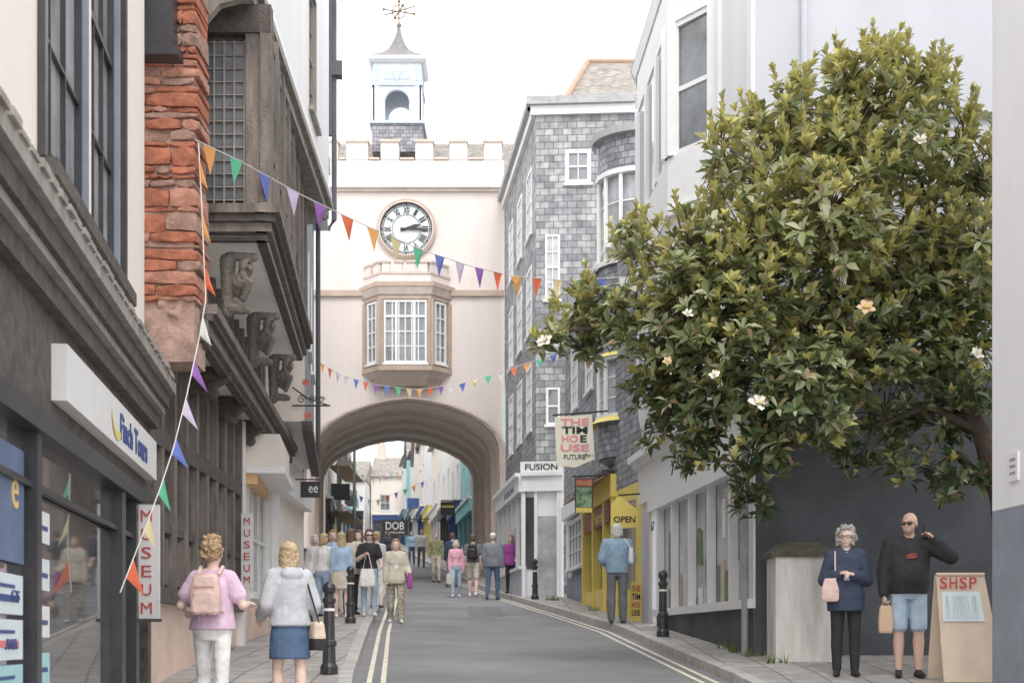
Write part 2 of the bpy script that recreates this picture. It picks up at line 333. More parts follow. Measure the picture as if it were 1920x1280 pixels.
for Yb in (15.05,22.9):
    uu=sf.uY(Yb); pr=[(0,8.5),(-.75,8.5),(-.75,7.5),(-.66,7.5),(-.55,8.0),(-.3,8.3),(0,8.38)]
    tw.rings([[sf.P(uu-.06,z,d) for d,z in pr],[sf.P(uu+.06,z,d) for d,z in pr]],OAKG)
bx=Fr((-3.75,14.2),(-3.25,14.2)); tw.box(bx,0,.40,7.4,9.5,-.3,.15,BLACKP); tw.box(bx,-.03,.46,7.37,7.46,-.3,.2,BLACKP)
# stone pier
pf=Fr((-3.86,14.28),(-3.12,14.28)); ps=B['stone_pier']
z=5.0
def stone(u0,u1,z0,z1,o,m):
    j=lambda a:a+random.uniform(-.013,.013)
    um,zm=(u0+u1)/2,(z0+z1)/2
    A=[pf.P(j(u0+.01),j(z0+.01),o-.015),pf.P(j(um),j(z0),o),pf.P(j(u1-.01),j(z0+.01),o-.015),pf.P(j(u1),zm,o),pf.P(j(u1-.01),j(z1-.01),o-.015),pf.P(j(um),j(z1),o),pf.P(j(u0+.01),j(z1-.01),o-.015),pf.P(j(u0),zm,o)]
    Bk=[pf.P(a_,b_,-.5) for a_,b_ in ((u0,z0),(um,z0),(u1,z0),(u1,zm),(u1,z1),(um,z1),(u0,z1),(u0,zm))]
    ps.rings([Bk,A],m)
while z<9.7:
    h=random.choice([.06,.08,.11,.14,.19]); nc=random.choice([1,2,2,3]); cuts=[0]+sorted(random.uniform(.1,.62) for _ in range(nc))+[pf.L-.01-random.random()*.05]
    for a,b in zip(cuts,cuts[1:]):
        if b-a>.05: stone(a,b-.008,z,z+h-.008,random.random()*.045,random.choice(ST3[:2]+ST3[:1]+ST3))
    z+=h
ps.box(pf,.01,pf.L-.08,4.4,9.8,-.55,-.02,STONEP)
sfm=Fr((-3.44,12.95),(-3.215,12.95))
B['signboards'].box(sfm,0,.225,1.80,2.84,-.05,0,SIGNW)
for i,ch in enumerate('MUSEUM'): text(ch,sfm,.1125,2.735-i*.168,.09 if ch!='M' else .1,.105,REDL,.006,B.e)
B['signboards'].box(sfm,-.012,.237,1.77,1.798,-.06,.01,OAKD); B['signboards'].box(sfm,-.012,.237,2.842,2.87,-.06,.01,OAKD)
sm2=Fr((X(452,19.7),19.7),(X(474,19.7),19.7)); B['signboards'].box(sm2,0,sm2.L,2.34,3.36,-.04,0,SIGNW)
for i,ch in enumerate('MUSEUM'): text(ch,sm2,sm2.L/2,3.25-i*.162,.085,.1,REDL,.006,B.e)
B.done()
MUS=B.e
# ---------------- left next buildings
B=Bld('tall_rendered_house'); f=Fr((-3.12,23.35),(-3.88,30)); fm_=Fr((-3.4,23.35),(-4.18,30)); f0=Fr((-4.0,23.35),(-4.6,30))
wh=[(2,3,11,12.8),(4.2,5.2,11,12.8)]; wh2=[(2,3,6.8,8.8),(4.2,5.2,6.8,8.8)]
wall(B['walls'],f,0,f.L,10.2,15.2,wh,WHITEW)
for h in wh: window(B,f,*h,3,4,WHITE,GL)
wall(B['walls'],fm_,0,fm_.L,5.2,10.2,wh2,GRB)
for h in wh2: window(B,fm_,*h,3,4,WHITE,GL)
wall(B['walls'],Fr((-8,23.35),(-3.12,23.35)),0,4.88,10.2,15.2,[],CREAM); wall(B['walls'],Fr((-8,23.36),(-3.4,23.36)),0,4.6,5.2,10.2,[],CREAM)
soff(5.2,Fr((-5,23.35),(-5.4,30)),fm_,WHITE,23.4,29.9,B['walls']); soff(10.2,Fr((-5,23.35),(-5.4,30)),f,WHITE,23.4,29.9,B['walls'])
wall(B['walls'],f0,0,f0.L,1,5.2,[(.6,2.6,2.4,4.6),(3.2,5.8,2.4,4.6)],WHITE); window(B,f0,.6,2.6,2.4,4.6,2,1,WHITE,GLL); window(B,f0,3.2,5.8,2.4,4.6,3,1,BLACKP,GLD)
B['cornice'].box(fm_,0,fm_.L,5.05,5.2,-.05,.12,OAKD)
B['drainpipe'].tube([f.P(f.L-.2,15,.13),f.P(f.L-.2,10.4,.13),f.P(f.L-.2,10.2,0)],.055,DKGREY); B['drainpipe'].tube([f.P(1.2,15,.1),f.P(1.2,10.3,.1)],.05,DKGREY)
B['drainpipe'].box(f,f.L-.34,f.L-.06,13.4,13.7,.05,.3,DKGREY); B['drainpipe'].tube([fm_.P(fm_.L-.6,10.2,.1),fm_.P(fm_.L-.6,5.3,.1)],.05,DKGREY)
B.done()
B=Bld('cream_canopy_shop'); f=Fr((-3.75,20.8),(-4.0,23.3))
B['canopy'].box(f,0,f.L,4.15,4.62,-.3,.35,CREAM); B['canopy'].box(f,0,f.L,4.05,4.148,-.3,.42,WHITE); B['canopy'].box(f,.1,f.L,3.9,4.048,-.3,.02,mat('orange_soffit',(.80,.50,.28),.6)); B.done()
B=Bld('terraced_shop_building'); f=Fr((-4.45,30.02),(-7.1,47.5))
wh=[(1+i*2.7,2.1+i*2.7,z,z+1.8) for i in range(6) for z in (7,10.2)]
wall(B['walls'],f,0,f.L,1,13.4,wh,WHITEW)
for h in wh: window(B,f,*h,2,4,WHITE,GL)
for i in range(4): window(B,f,.8+i*4.2,4.4+i*4.2,3.6,5.4,3,1,WHITE if i%2 else BLACKP,GLD,rec=.02,rm=WHITE,d=.03)
B['fascia'].box(f,0,f.L,5.6,6.1,-.02,.15,WHITE); B['roof'].box(f,0,f.L,13.4,13.6,-4,.3,ROOF)
wall(B['walls'],Fr((-9,30.02),(-4.45,30.02)),0,4.55,5,13.4,[],GRB)
B.done()
b=MB(); P0=Vector((X(548,23.2),23.2,Z(760,23.2)))
b.tube([P0,P0+Vector((.62,0,.0))],.014,BLK); b.tube([P0+Vector((0,0,.3)),P0+Vector((.25,0,.12)),P0+Vector((.6,0,.0))],.012,BLK)
for c,r in ((.15,.07),(.32,.06),(.48,.05)):
    cc=P0+Vector((c,0,.1)); b.tube([cc+Vector((math.cos(t)*r*(1-t/12),0,math.sin(t)*r*(1-t/12))) for t in np.linspace(0,9,20)],.009,BLK,5)
RED=mat('red_flower_metal',(.62,.16,.12),.5)
for c in ((.22,.38),(.25,-.16)):
    for k in range(8):
        t=k*math.pi/4; q=P0+Vector((c[0],0,c[1])); b.tube([q,q+Vector((math.cos(t)*.06,0,math.sin(t)*.06))],[.006,.018],RED,6)
b.obj('wrought_iron_sign_bracket')
B=Bld('coffee_hanging_sign'); f=Fr((X(574,26),26),(X(600,26),26)); B['board'].box(f,-.1,f.L,Z(932,26),Z(902,26),-.04,0,BLACKP); text('ee',f,.13,Z(917,26),.17,.12,SIGNW,.006,B.e)
B['bracket'].tube([f.P(-.5,Z(898,26),-.02),f.P(f.L,Z(898,26),-.02)],.012,BLK); B.done()
# ---------------- EAST GATE ARCH
YG=48.0; B=Bld('gateway_arch_building')
gx=lambda p:X(p,YG); gz=lambda p:Z(p,YG)
ap=[(587,850),(590,832),(600,812),(620,793),(650,776),(690,761),(728,752),(765,748),(802,752),(840,761),(880,776),(910,793),(930,812),(939,832),(941,850)]
AC=[(gx(a),gz(b)) for a,b in ap]; zc=gz(850)
gf=Fr((-8.2,YG),(gx(945),YG)); XL=-8.2
w=B['walls']
def wallx(x0,x1,z0,z1,m=PINK,y=YG): w.face([(x0,y,z0),(x1,y,z0),(x1,y,z1),(x0,y,z1)],m)
ztop=gz(548)
for (a,za),(b,zb) in zip(AC,AC[1:]): w.face([(a,YG,za),(b,YG,zb),(b,YG,ztop),(a,YG,ztop)],PINK)
wallx(XL,AC[0][0],2,ztop); wallx(AC[-1][0],gx(946),2,ztop)
cz=gz(430); cx=gx(762)
wallx(XL,gx(946),ztop,gz(352))
t=B['trim']
t.box(gf,0,gf.L,gz(556),gz(545),-.02,.12,TAN)
t.box(gf,0,gf.L,gz(354),gz(341),-.02,.22,WHITE); t.box(gf,0,gf.L,gz(360),gz(354)-.002,-.02,.10,TANL)
t.box(gf,0,gf.L,gz(339),gz(302),-.35,.08,PINK); 
mx_=[(600,634),(650,690),(714,748),(779,812),(843,876),(908,941)]
for a,b_ in mx_:
    t.box(gf,gx(a)-XL,gx(b_)-XL,gz(301),gz(268),-.33,.075,PINK); t.box(gf,gx(a)-XL-.04,gx(b_)-XL+.04,gz(268)+.002,gz(263),-.38,.12,TANL)
for (a0,a1),(b0,b1) in zip(mx_,mx_[1:]): t.box(gf,gx(a1)-XL+.042,gx(b0)-XL-.042,gz(301),gz(297),-.38,.12,TANL)
r=B['roof']
r.face([(XL,YG+.6,gz(318)),(gx(955),YG+.6,gz(318)),(gx(975),YG+3.2,Z(270,YG+3.2)),(XL,YG+3.2,Z(270,YG+3.2))],ROOF)
r.abox(XL,gx(950),YG+3.2,YG+9,12,Z(270,YG+3.2)-.02,ROOF)
def shift(Y): return -.115*(Y-YG)
cxm=(AC[0][0]+AC[-1][0])/2
def curve(Y,sc=1.0,dz=0): return [(cxm+(a-cxm)*sc+shift(Y),Y,zc+(z-zc)*sc+dz) for a,z in AC]
legs=lambda c:[(c[0][0],c[0][1],2)]+c+[(c[-1][0],c[-1][1],2)]
VA=mat('vault_render',(.80,.74,.69),.85,.12,2,.1); RIBM=mat('vault_rib',(.62,.52,.45),.85,.12,2)
w.rings([legs(curve(YG)),legs(curve(YG+9.3))],VA,cap=False,closed=False)
def rib(Y0,Y1,s0,s1,m):
    a=legs(curve(Y0,s0));b=legs(curve(Y0,s1));c=legs(curve(Y1,s1));d=legs(curve(Y1,s0))
    for i in range(len(a)-1):
        t.face([a[i],a[i+1],b[i+1],b[i]],m); t.face([b[i],b[i+1],c[i+1],c[i]],m); t.face([c[i],c[i+1],d[i+1],d[i]],m)
rib(YG-.10,YG+.35,1.02,.975,RIBM); rib(YG-.18,YG+.0,1.035,1.0,TANL)
for y in (2.2,4.4,6.6): rib(YG+y,YG+y+.5,1.0,.955,RIBM)
rib(YG+8.8,YG+9.3,1.0,.94,TANL)
ck=B['clock']
def disc(r,y,m,seg=48): ck.rings([[(cx+r*math.cos(2*math.pi*j/seg),y_,cz+r*math.sin(2*math.pi*j/seg)) for j in range(seg)] for y_ in (YG,y)],m)
def ann(r0,r1,y,m,seg=48):
    R=lambda r,y_:[(cx+r*math.cos(2*math.pi*j/seg),y_,cz+r*math.sin(2*math.pi*j/seg)) for j in range(seg)]
    a=R(r0,y);b_=R(r1,y);c_=R(r1,YG-.002)
    for j in range(seg):
        q=(j+1)%seg; ck.face([a[j],a[q],b_[q],b_[j]],m); ck.face([b_[j],b_[q],c_[q],c_[j]],m)
ann(.90,1.0,YG-.12,TAN); ann(.88,.93,YG-.16,TANL)
CLK=mat('clock_face',(.64,.68,.70),.4,.08); CLB=mat('clock_black',(.03,.03,.035),.5,.1)
disc(.90,YG-.05,CLK); ann(.845,.885,YG-.065,CLB); ann(.775,.79,YG-.065,CLB); ann(.47,.485,YG-.065,CLB); 
for i in range(60):
    a=2*math.pi*i/60; u=Vector((math.sin(a),0,math.cos(a))); v=Vector((math.cos(a),0,-math.sin(a))); c0=Vector((cx,YG-.067,cz))
    hw=.012 if i%5 else .03; ck.face([c0+u*.78+v*hw,c0+u*.86+v*hw,c0+u*.86-v*hw,c0+u*.78-v*hw],CLB)
def hand(a,l,wd,y):
    a=math.radians(a);u=Vector((math.sin(a),0,math.cos(a))); v=Vector((math.cos(a),0,-math.sin(a))); c0=Vector((cx,y,cz))
    pts=[c0-u*.2+v*wd*.6,c0-u*.2-v*wd*.6,c0+u*l*.6-v*wd,c0+u*l,c0+u*l*.6+v*wd]; ck.rings([pts,[p+Vector((0,.015,0)) for p in pts]],CLB)
hand(73,.52,.06,YG-.10); hand(92,.76,.04,YG-.12); 
wallfr=Fr((cx,YG),(cx+1,YG))
for i,s_ in enumerate(['XII','I','II','III','IIII','V','VI','VII','VIII','IX','X','XI']):
    a=2*math.pi*i/12; wd=.05+.045*len(s_)*(1.1 if 'V' in s_ or 'X' in s_ else 1)
    text(s_,wallfr,.63*math.sin(a),cz+.63*math.cos(a),wd,.22,CLB,.068,B.e,'clock_numeral',bold=.02,rot=-a)
ox=cx+.02
def plan(h1,h2,pr,z): return [(ox-h2,YG,z),(ox-h1,YG-pr,z),(ox+h1,YG-pr,z),(ox+h2,YG,z)]
orl=B['oriel']
def lay(z0,z1,e,m,e2=None):
    e2=e if e2 is None else e2
    orl.rings([plan(.84+e*.6,1.45+e,.75+e,z0),plan(.84+e2*.6,1.45+e2,.75+e2,z1)],m)
lay(gz(727),gz(712),-.35,TAN,-.2); lay(gz(712),gz(702),-.2,TANL,.02); lay(gz(702),gz(693),.08,TAN)
lay(gz(693),gz(570),-.08,TANL)
lay(gz(570),gz(562),.02,TAN); lay(gz(562),gz(548),.06,TANL,.16); lay(gz(548),gz(540),.18,TAN); lay(gz(540),gz(522),.0,PINK)
pl=plan(.84,1.45,.75,0); fs=[Fr(pl[0][:2],pl[1][:2]),Fr(pl[1][:2],pl[2][:2]),Fr(pl[2][:2],pl[3][:2])]
for i,f in enumerate(fs):
    if i==1:
        window(B,f,.12,f.L-.12,gz(688),gz(572),6,4,WHITE,GL,rec=.03,fw=.07,bar=.04,d=.0,sash=False)
        for q in (.12+.42,f.L-.12-.42): B['windows'].box(f,q-.04,q+.04,gz(688)+.05,gz(572)-.05,-.03,.03,WHITE)
        B['windows'].box(f,.15,f.L-.15,gz(604),gz(600),-.03,.025,WHITE)
    else: window(B,f,.2,f.L-.2,gz(686),gz(572),2,4,WHITE,GL,rec=.03,fw=.07,bar=.04,sash=False)
    for q in (0,f.L): orl.box(f,q-.1,q+.1,gz(692),gz(571),-.05,.05,TAN)
    nn=4 if i==1 else 2
    for j in range(nn):
        a=f.L*(j+.15)/nn;b_=f.L*(j+.75)/nn; orl.box(f,a,b_,gz(522),gz(503),-.2,.0,PINK); orl.box(f,a-.03,b_+.03,gz(503),gz(499),-.24,.04,TANL)
    orl.box(f,.0,f.L,gz(524),gz(520),-.2,.03,TANL)
# cupola
CB=B['cupola']; YC=49.6; cxx=X(748,YC); q=lambda py:Z(py,YC)
def sq(h,z): return [(cxx-h,YC-h,z),(cxx+h,YC-h,z),(cxx+h,YC+h,z),(cxx-h,YC+h,z)]
CB.rings([sq(.86,q(300)),sq(.86,q(249))],SLATEB); CB.rings([sq(.95,q(249)),sq(.95,q(244))],BLUEP)
def archwall(f,hw,z0,zs,z1,m):
    L=f.L; c=L/2
    CB.box(f,0,c-hw,z0,z1,-.12,0,m); CB.box(f,c+hw,L,z0,z1,-.12,0,m)
    n=10
    for i in range(n):
        a0=math.pi*i/n;a1=math.pi*(i+1)/n
        p=[(c-hw*math.cos(a0),zs+hw*math.sin(a0)),(c-hw*math.cos(a1),zs+hw*math.sin(a1))]
        A=[f.P(p[0][0],p[0][1]),f.P(p[1][0],p[1][1]),f.P(p[1][0],z1),f.P(p[0][0],z1)]
        CB.hexa(A+[v-f.n*.12 for v in A],m)
        o=[f.P(c-(hw+.07)*math.cos(a_),zs+(hw+.07)*math.sin(a_),.02) for a_ in (a0,a1)]; ii=[f.P(c-hw*math.cos(a_),zs+hw*math.sin(a_),.02) for a_ in (a0,a1)]
        CB.face([ii[0],ii[1],o[1],o[0]],BLUEP)
h=.82; cs=[(cxx-h,YC-h),(cxx+h,YC-h),(cxx+h,YC+h),(cxx-h,YC+h)]
for i in range(4):
    f=Fr(cs[i],cs[(i+1)%4]); archwall(f,.42,q(244),q(208),q(172),CUPW)
    CB.box(f,0,f.L,q(172)+.002,q(136),-.12,-.001,CUPW); CB.box(f,-.05,f.L+.05,q(178),q(172),-.01,.06,BLUEP)
    for a in (.05,f.L-.2): CB.box(f,a,a+.15,q(244),q(178)-.002,0,.04,CUPW); CB.box(f,a,a+.15,q(168),q(140),0,.03,BLUEP)
    CB.box(f,.35,f.L-.35,q(166),q(150),0,.025,BLUEP)
    CB.rings([[f.P(f.L/2-.16,q(150),.03),f.P(f.L/2+.16,q(150),.03),f.P(f.L/2,q(172),.03)],[f.P(f.L/2-.16,q(150),.05),f.P(f.L/2+.16,q(150),.05),f.P(f.L/2,q(172),.05)]],BLUEP)
CB.rings([sq(.88,q(136)),sq(.98,q(131)),sq(1.0,q(125))],CUPW)
LEAD=mat('lead_roof',(.23,.22,.22),.7,.3,4)
CB.rings([sq(.98,q(125)+.003),sq(.82,q(119)),sq(.55,q(110)),sq(.36,q(100)),sq(.24,q(88)),sq(.15,q(76)),sq(.08,q(62)),sq(.05,q(50))],LEAD)
RUST=mat('vane_metal',(.25,.18,.12),.6,.3)
CB.ball((cxx,YC,q(48)),.09,LEAD); CB.tube([(cxx,YC,q(50)),(cxx,YC,q(2))],.028,RUST)
cc=Vector((cxx,YC,q(22)))
for t_ in range(0,4):
    d=Vector((math.cos(t_*math.pi/2+.35),math.sin(t_*math.pi/2+.35),0)); CB.tube([cc,cc+d*.55],.025,RUST); CB.ball(cc+d*.55,.055,RUST)
CB.tube([cc+Vector((.24*math.cos(a),0,.24*math.sin(a)+.0)) for a in np.linspace(0,6.28,17)],.022,RUST,5)
CB.tube([cc+Vector((-.5,0,-.12)),cc+Vector((.6,0,.2))],.024,RUST); CB.ball(cc+Vector((0,0,.36)),.06,RUST)
B.done()
# ---------------- FAR STREET
POT=mat('chimney_pot',(.6,.34,.22))
def house(name,p0,p1,zb,h,wm,cols,rows,depth,shopm,gab=False,fm=WHITE,roofm=ROOF):
    B=Bld(name); f=Fr(p0,p1); wh=[]
    for i in range(cols):
        for j in range(rows):
            u=f.L*(i+.5)/cols; z=zb+3.4+j*2.5; 
            if z+1.5<zb+h: wh.append((u-.45,u+.45,z,z+1.4))
    wall(B['walls'],f,0,f.L,zb-1,zb+h,wh,wm)
    for q_ in wh: window(B,f,*q_,2,2,fm,GL)
    for u_ in (0,f.L): B['walls'].face([f.P(u_,zb-1,0),f.P(u_,zb-1,-depth),f.P(u_,zb+h,-depth),f.P(u_,zb+h,0)],wm)
    B['shopfront'].box(f,.15,f.L-.15,zb+2.5,zb+3.0,0,.22,shopm); B['shopfront'].box(f,.1,f.L-.1,zb+3.0,zb+3.1,0,.3,WHITE)
    for u in np.linspace(.15,f.L-.3,4): B['shopfront'].box(f,u,u+.12,zb-.5,zb+2.5,0,.1,shopm)
    B['shopfront'].box(f,.2,f.L-.2,zb-.5,zb+2.48,0,.03,GLD)
    if gab:
        a,b_,c_=f.P(-.2,zb+h,.25),f.P(f.L+.2,zb+h,.25),f.P(f.L/2,zb+h+f.L*.55,.25)
        B['walls'].face([f.P(0,zb+h,0),f.P(f.L,zb+h,0),f.P(f.L/2,zb+h+f.L*.5,0)],wm)
        for x_,y_ in ((a,c_),(b_,c_)): B['roof'].hexa([x_,y_,y_+Vector((0,0,.15)),x_+Vector((0,0,.15)),x_-f.n*depth,y_-f.n*depth,y_-f.n*depth+Vector((0,0,.15)),x_-f.n*depth+Vector((0,0,.15))],roofm)
    else:
        B['roof'].rings([[f.P(-.1,zb+h,.3),f.P(-.1,zb+h+2.2,-depth/2),f.P(-.1,zb+h,-depth)],[f.P(f.L+.1,zb+h,.3),f.P(f.L+.1,zb+h+2.2,-depth/2),f.P(f.L+.1,zb+h,-depth)]],roofm)
        B['chimney'].box(f,.2,1.0,zb+h+1.5,zb+h+3.4,-depth/2-.4,-depth/2+.4,TANL)
        for q_ in (.35,.75): B['chimney'].lathe(f.P(q_,zb+h+3.4,-depth/2),[(.12,0),(.1,.4)],POT,8)
    if int(p0[1])%2: B['hanging_sign'].box(f,f.L*.4,f.L*.4+.06,zb+3.2,zb+3.9,.15,.95,shopm)
    B.done()
PINK2=mat('pale_pink_render',(.80,.72,.68),.9,.08); cols_=[WHITE,CREAM,TURQ,CREAM,PINK2,WHITE,WHITEW,CREAM]; shops=[BLACKP,TURQ,NAVY,BLACKP,WHITE,YEL,NAVY,WHITE]  # house colours chosen pale, standing in for haze over the far street
rx=lambda Y:-1.55-.122*(Y-58) ; lx=lambda Y:-7.6-.10*(Y-58)
Y=57.6; i=0
while Y<122:
    L=[7,5.5,6,8,6.5,7][i%6]; house('terraced_house',(rx(Y+L),Y+L),(rx(Y),Y),g(Y)+.1,[7.6,6.6,7.2,6.8,7.4][i%5],cols_[(i*3+2)%8],2,3,7,shops[(i+1)%8],gab=i%2==0); Y+=L; i+=1
Y=57.6; i=3
while Y<122:
    L=[6,8,5.5,7][i%4]; house('terraced_house',(lx(Y),Y),(lx(Y+L),Y+L),g(Y)+.1,[6.6,6.0,7.0][i%3],cols_[(i*5)%8],2,3,7,shops[i%8],gab=i%2==0); Y+=L; i+=1
house('terraced_house',(-17,122),(-12.6,122),9.7,5.6,WHITE,2,2,8,BLACKP)
house('terraced_house',(-12.5,126),(-7.5,126),9.7,6.4,CREAM,2,2,8,NAVY)
house('terraced_house',(-24,124),(-17.2,124),9.7,7,LAV,3,2,8,NAVY,gab=True)
sc=MB(); STL=mat('scaffold_steel',(.3,.29,.28),.5,.2); WD=mat('scaffold_board',(.42,.3,.2),.8,.2)
for yy in (62,64,66,68):
    for xx in (-7.2,-6.5): sc.tube([(xx+lx(yy)+7.6,yy,g(yy)),(xx+lx(yy)+7.6,yy,g(yy)+8.5)],.045,STL,6)
for zz in (2.6,4.6,6.6,8.2):
    for xx in (-7.2,-6.5): sc.tube([(xx+lx(62)+7.6,61.5,zz+g(62)),(xx+lx(68)+7.6,68.5,zz+g(62))],.04,STL,6)
    sc.abox(-7.3+lx(65)+7.6,-6.4+lx(65)+7.6,61.8,68.2,zz+g(62)-.06,zz+g(62)-.01,WD)
sc.obj('scaffolding')
B=Bld('jewellers_sign'); f=Fr((X(716,78),78),(X(765,78),78)); B['board'].box(f,0,f.L,Z(1003,78),Z(974,78),-.15,0,BLACKP)
text('DOB',f,f.L/2,Z(985,78),f.L*.7,.42,SIGNW,.01,B.e); text('JEWELLERS',f,f.L/2,Z(998,78),f.L*.75,.14,SIGNW,.01,B.e)
B['bracket'].tube([f.P(f.L,Z(972,78)),f.P(f.L+1.2,Z(972,78))],.03,BLK); B.done()
B=Bld('hanging_shop_sign'); f=Fr((X(826,62),62),(X(853,62),62)); B['board'].box(f,0,f.L,Z(965,62),Z(940,62),-.08,0,BLACKP); B['stripe'].box(f,.05,f.L-.05,Z(951,62),Z(947,62),.001,.01,YEL); B['bracket'].tube([f.P(0,Z(938,62)),f.P(f.L+1,Z(938,62))],.03,BLK); B.done()
# ---------------- RIGHT: SLATE BUILDING
B=Bld('slate_hung_building'); fL=Fr((-.22,47.9),(.67,39.5)); fF=Fr((.67,39.5),(3.4,39.3)); zt=16.4
def fw(px0,px1,py0,py1,Yq=39.5): return (X(px0,Yq)-.67,X(px1,Yq)-.67,Z(py1,Yq),Z(py0,Yq))
whF=[fw(1060,1108,282,345),fw(1022,1050,440,562),fw(1024,1050,726,796)]
wall(B['walls'],fF,0,fF.L,2,zt,whF,SLATE)
window(B,fF,*whF[0],2,2,WHITE,GL,rec=.05,fw=.1); window(B,fF,*whF[1],2,4,WHITE,GLL,rec=.05); window(B,fF,*whF[2],1,2,WHITE,GL,rec=.05)
whL=[(a,a+1.3,z,z+1.9) for a in (1.2,3.7,6.2) for z in (7.6,10.4,13.2)]
wall(B['walls'],fL,0,fL.L,2,zt,whL,SLATE)
for h_ in whL: window(B,fL,*h_,3,4,WHITE,GLL,rec=.03,fw=.1)
B['cornice'].box(fF,-.25,fF.L,zt,zt+.22,-.3,.25,STONEG); B['cornice'].box(fL,-.1,fL.L-.02,zt,zt+.215,-.3,.25,STONEG); B['cornice'].box(fF,-.15,fF.L,zt-.25,zt-.002,-.05,.12,WHITEW); B['cornice'].box(fL,-.1,fL.L-.02,zt-.25,zt-.003,-.05,.12,WHITEW)
q=lambda px,py,Yq:W(px,py,Yq)
r=B['roof']; r.face([q(1050,205,41),q(1215,205,41),q(1215,118,45),q(1102,118,45)],ROOF); r.face([q(1050,205,41),q(1102,118,45),(X(1000,49),49,17.6),(X(1000,49),49,16.6)],ROOF)
r.tube([q(1050,202,41),q(1102,116,45),q(1215,116,45)],.09,mat('ridge_tile',(.45,.30,.22),.8,.2))
f1=Fr((-.42,44.2),(.28,37.8)); f2=Fr((.28,37.8),(1.35,37.6))
s=B['shopfront']
for f in (f1,f2):
    s.box(f,0,f.L-.002,5.55,5.95,-.1,.1,WHITE); s.box(f,-.02,f.L-.002,5.95,6.05,-.1,.2,WHITE)
s.box(f2,-.05,f2.L,6.053,6.34,-.05,.06,SIGNW)
s.box(f1,0,f1.L,2.5,3.5,-.12,.02,LAV); s.box(f1,0,f1.L,3.5,3.58,-.1,.1,WHITE)
s.face([f1.P(0,3.5,-.1),f1.P(f1.L,3.5,-.1),f1.P(f1.L,5.56,-.1),f1.P(0,5.56,-.1)],GLD)
for u in np.linspace(0,f1.L-.12,6): s.box(f1,u,u+.07,3.58,5.55,-.09,.03,WHITE)
for i in range(26):
    u=random.uniform(.2,f1.L-.5); z=random.uniform(3.6,4.9); s.box(f1,u,u+random.uniform(.15,.4),z,z+random.uniform(.15,.4),-.097,-.085,random.choice([YEL,RED,TURQ,SIGNW,NAVY,TAN]))
s.box(f2,0,f2.L,2.4,5.55,-.13,-.08,WHITE); s.box(f2,.4,.9,2.6,4.9,-.078,-.05,GLL); s.box(f2,0,.3,3.5,5.4,-.078,-.05,GLD)
for u in (0,.32,.93,f2.L-.1): s.box(f2,u,u+.08,2.4,5.55,-.05,.04,WHITE)
text('FUSION',f2,f2.L/2-.03,6.19,f2.L*.8,.17,BLK,.065,B.e,bold=.02); text('FUSION',f1,f1.L*.62,5.74,2.4,.18,NAVY,.105,B.e)
B.done()
# ---------------- turret / yellow shop building
B=Bld('bow_windowed_slate_shop'); f=Fr((1.38,37.1),(2.1,28.6))
wh=[(1.4,2.6,7.3,8.9),(4.0,5.2,7.3,8.9)]
wall(B['walls'],f,0,f.L,4.9,9.6,wh,SLATEB)
for h_ in wh: window(B,f,*h_,3,4,WHITE,GLL,rec=.03,fw=.09)
fc=Fr((2.101,28.6),(2.46,26.45)); wall(B['walls'],fc,0,fc.L,4.6,9.6,[],SLATEB); wall(B['walls'],fc,0,fc.L,1.4,4.6,[],YEL)
B['shopfront'].box(fc,.35,1.5,2.6,4.3,-.02,.012,GLD)
rr=B['roof']
rr.rings([[f.P(-.1,9.6,.15),f.P(-.1,10.9,-1.2),f.P(-.1,9.6,-3.5)],[f.P(f.L,9.6,.15),f.P(f.L,10.9,-1.2),f.P(f.L,9.6,-3.5)]],ROOF)
B['cornice'].box(f,0,f.L,9.5,9.62,-.05,.2,WHITE)
tc_=Vector((2.70,29.3,0)); R=.92; n=22
def arc(r,z,a0=150,a1=330): return [tc_+Vector((r*math.cos(math.radians(a)),r*math.sin(math.radians(a)),z)) for a in np.linspace(a0,a1,n)]
def cyl(r0,z0,r1,z1,m): B['bow'].rings([arc(r0,z0),arc(r1,z1)],m,cap=False,closed=False)
for a,b_ in ((5.3,6.1),(7.35,9.2),(11.05,11.75)): cyl(R,a,R,b_,SLATEB)
for a,b_ in ((6.1,7.35),(9.2,11.05)):
    cyl(R-.08,a,R-.08,b_,GLL); cyl(R+.06,a-.02,R+.06,a+.08,WHITE);cyl(R+.06,b_-.08,R+.06,b_+.02,WHITE); cyl(R+.06,a+.08,R-.08,a+.081,WHITE); cyl(R-.08,b_-.081,R+.06,b_-.08,WHITE)
    for j in range(1,n,3):
        p_=arc(R,0)[j]; B['bow'].tube([p_+Vector((0,0,a)),p_+Vector((0,0,b_))],.045,WHITE,6)
    for z in np.linspace(a,b_,4)[1:3]: cyl(R-.05,z-.015,R-.05,z+.015,WHITE)
cyl(R+.1,7.33,R+.02,7.42,YEL); cyl(R+.2,6.0,R+.06,6.12,YEL); cyl(R+.14,11.75,R+.14,11.9,STONEG); cyl(R+.14,11.9,.1,12.05,STONEG); cyl(R-.3,5.1,R,5.32,SLATEB)
WB=mat('warm_blind',(.84,.74,.50),.6,.15)
for j in (4,7,11): 
    A=arc(R-.075,0); B['bow'].face([A[j]+Vector((0,0,9.3)),A[j+1]+Vector((0,0,9.3)),A[j+1]+Vector((0,0,10.2)),A[j]+Vector((0,0,10.2))],WB)
s=B['shopfront']; ys=f.uY
wall(s,f,0,f.L,1.5,4.9,[],STONEG,-.15)
s.box(f,ys(33.3),f.L,4.5,5.0,-.1,.12,YEL); s.box(f,ys(33.3),f.L,4.95,5.03,-.1,.28,OAKD)
for y in (33.2,31.6,30.0,28.9): s.box(f,ys(y),ys(y)+.18,1.5,4.5,-.1,.08,YEL)
s.box(f,ys(33.2),f.L,2.1,2.7,-.1,.04,YEL)
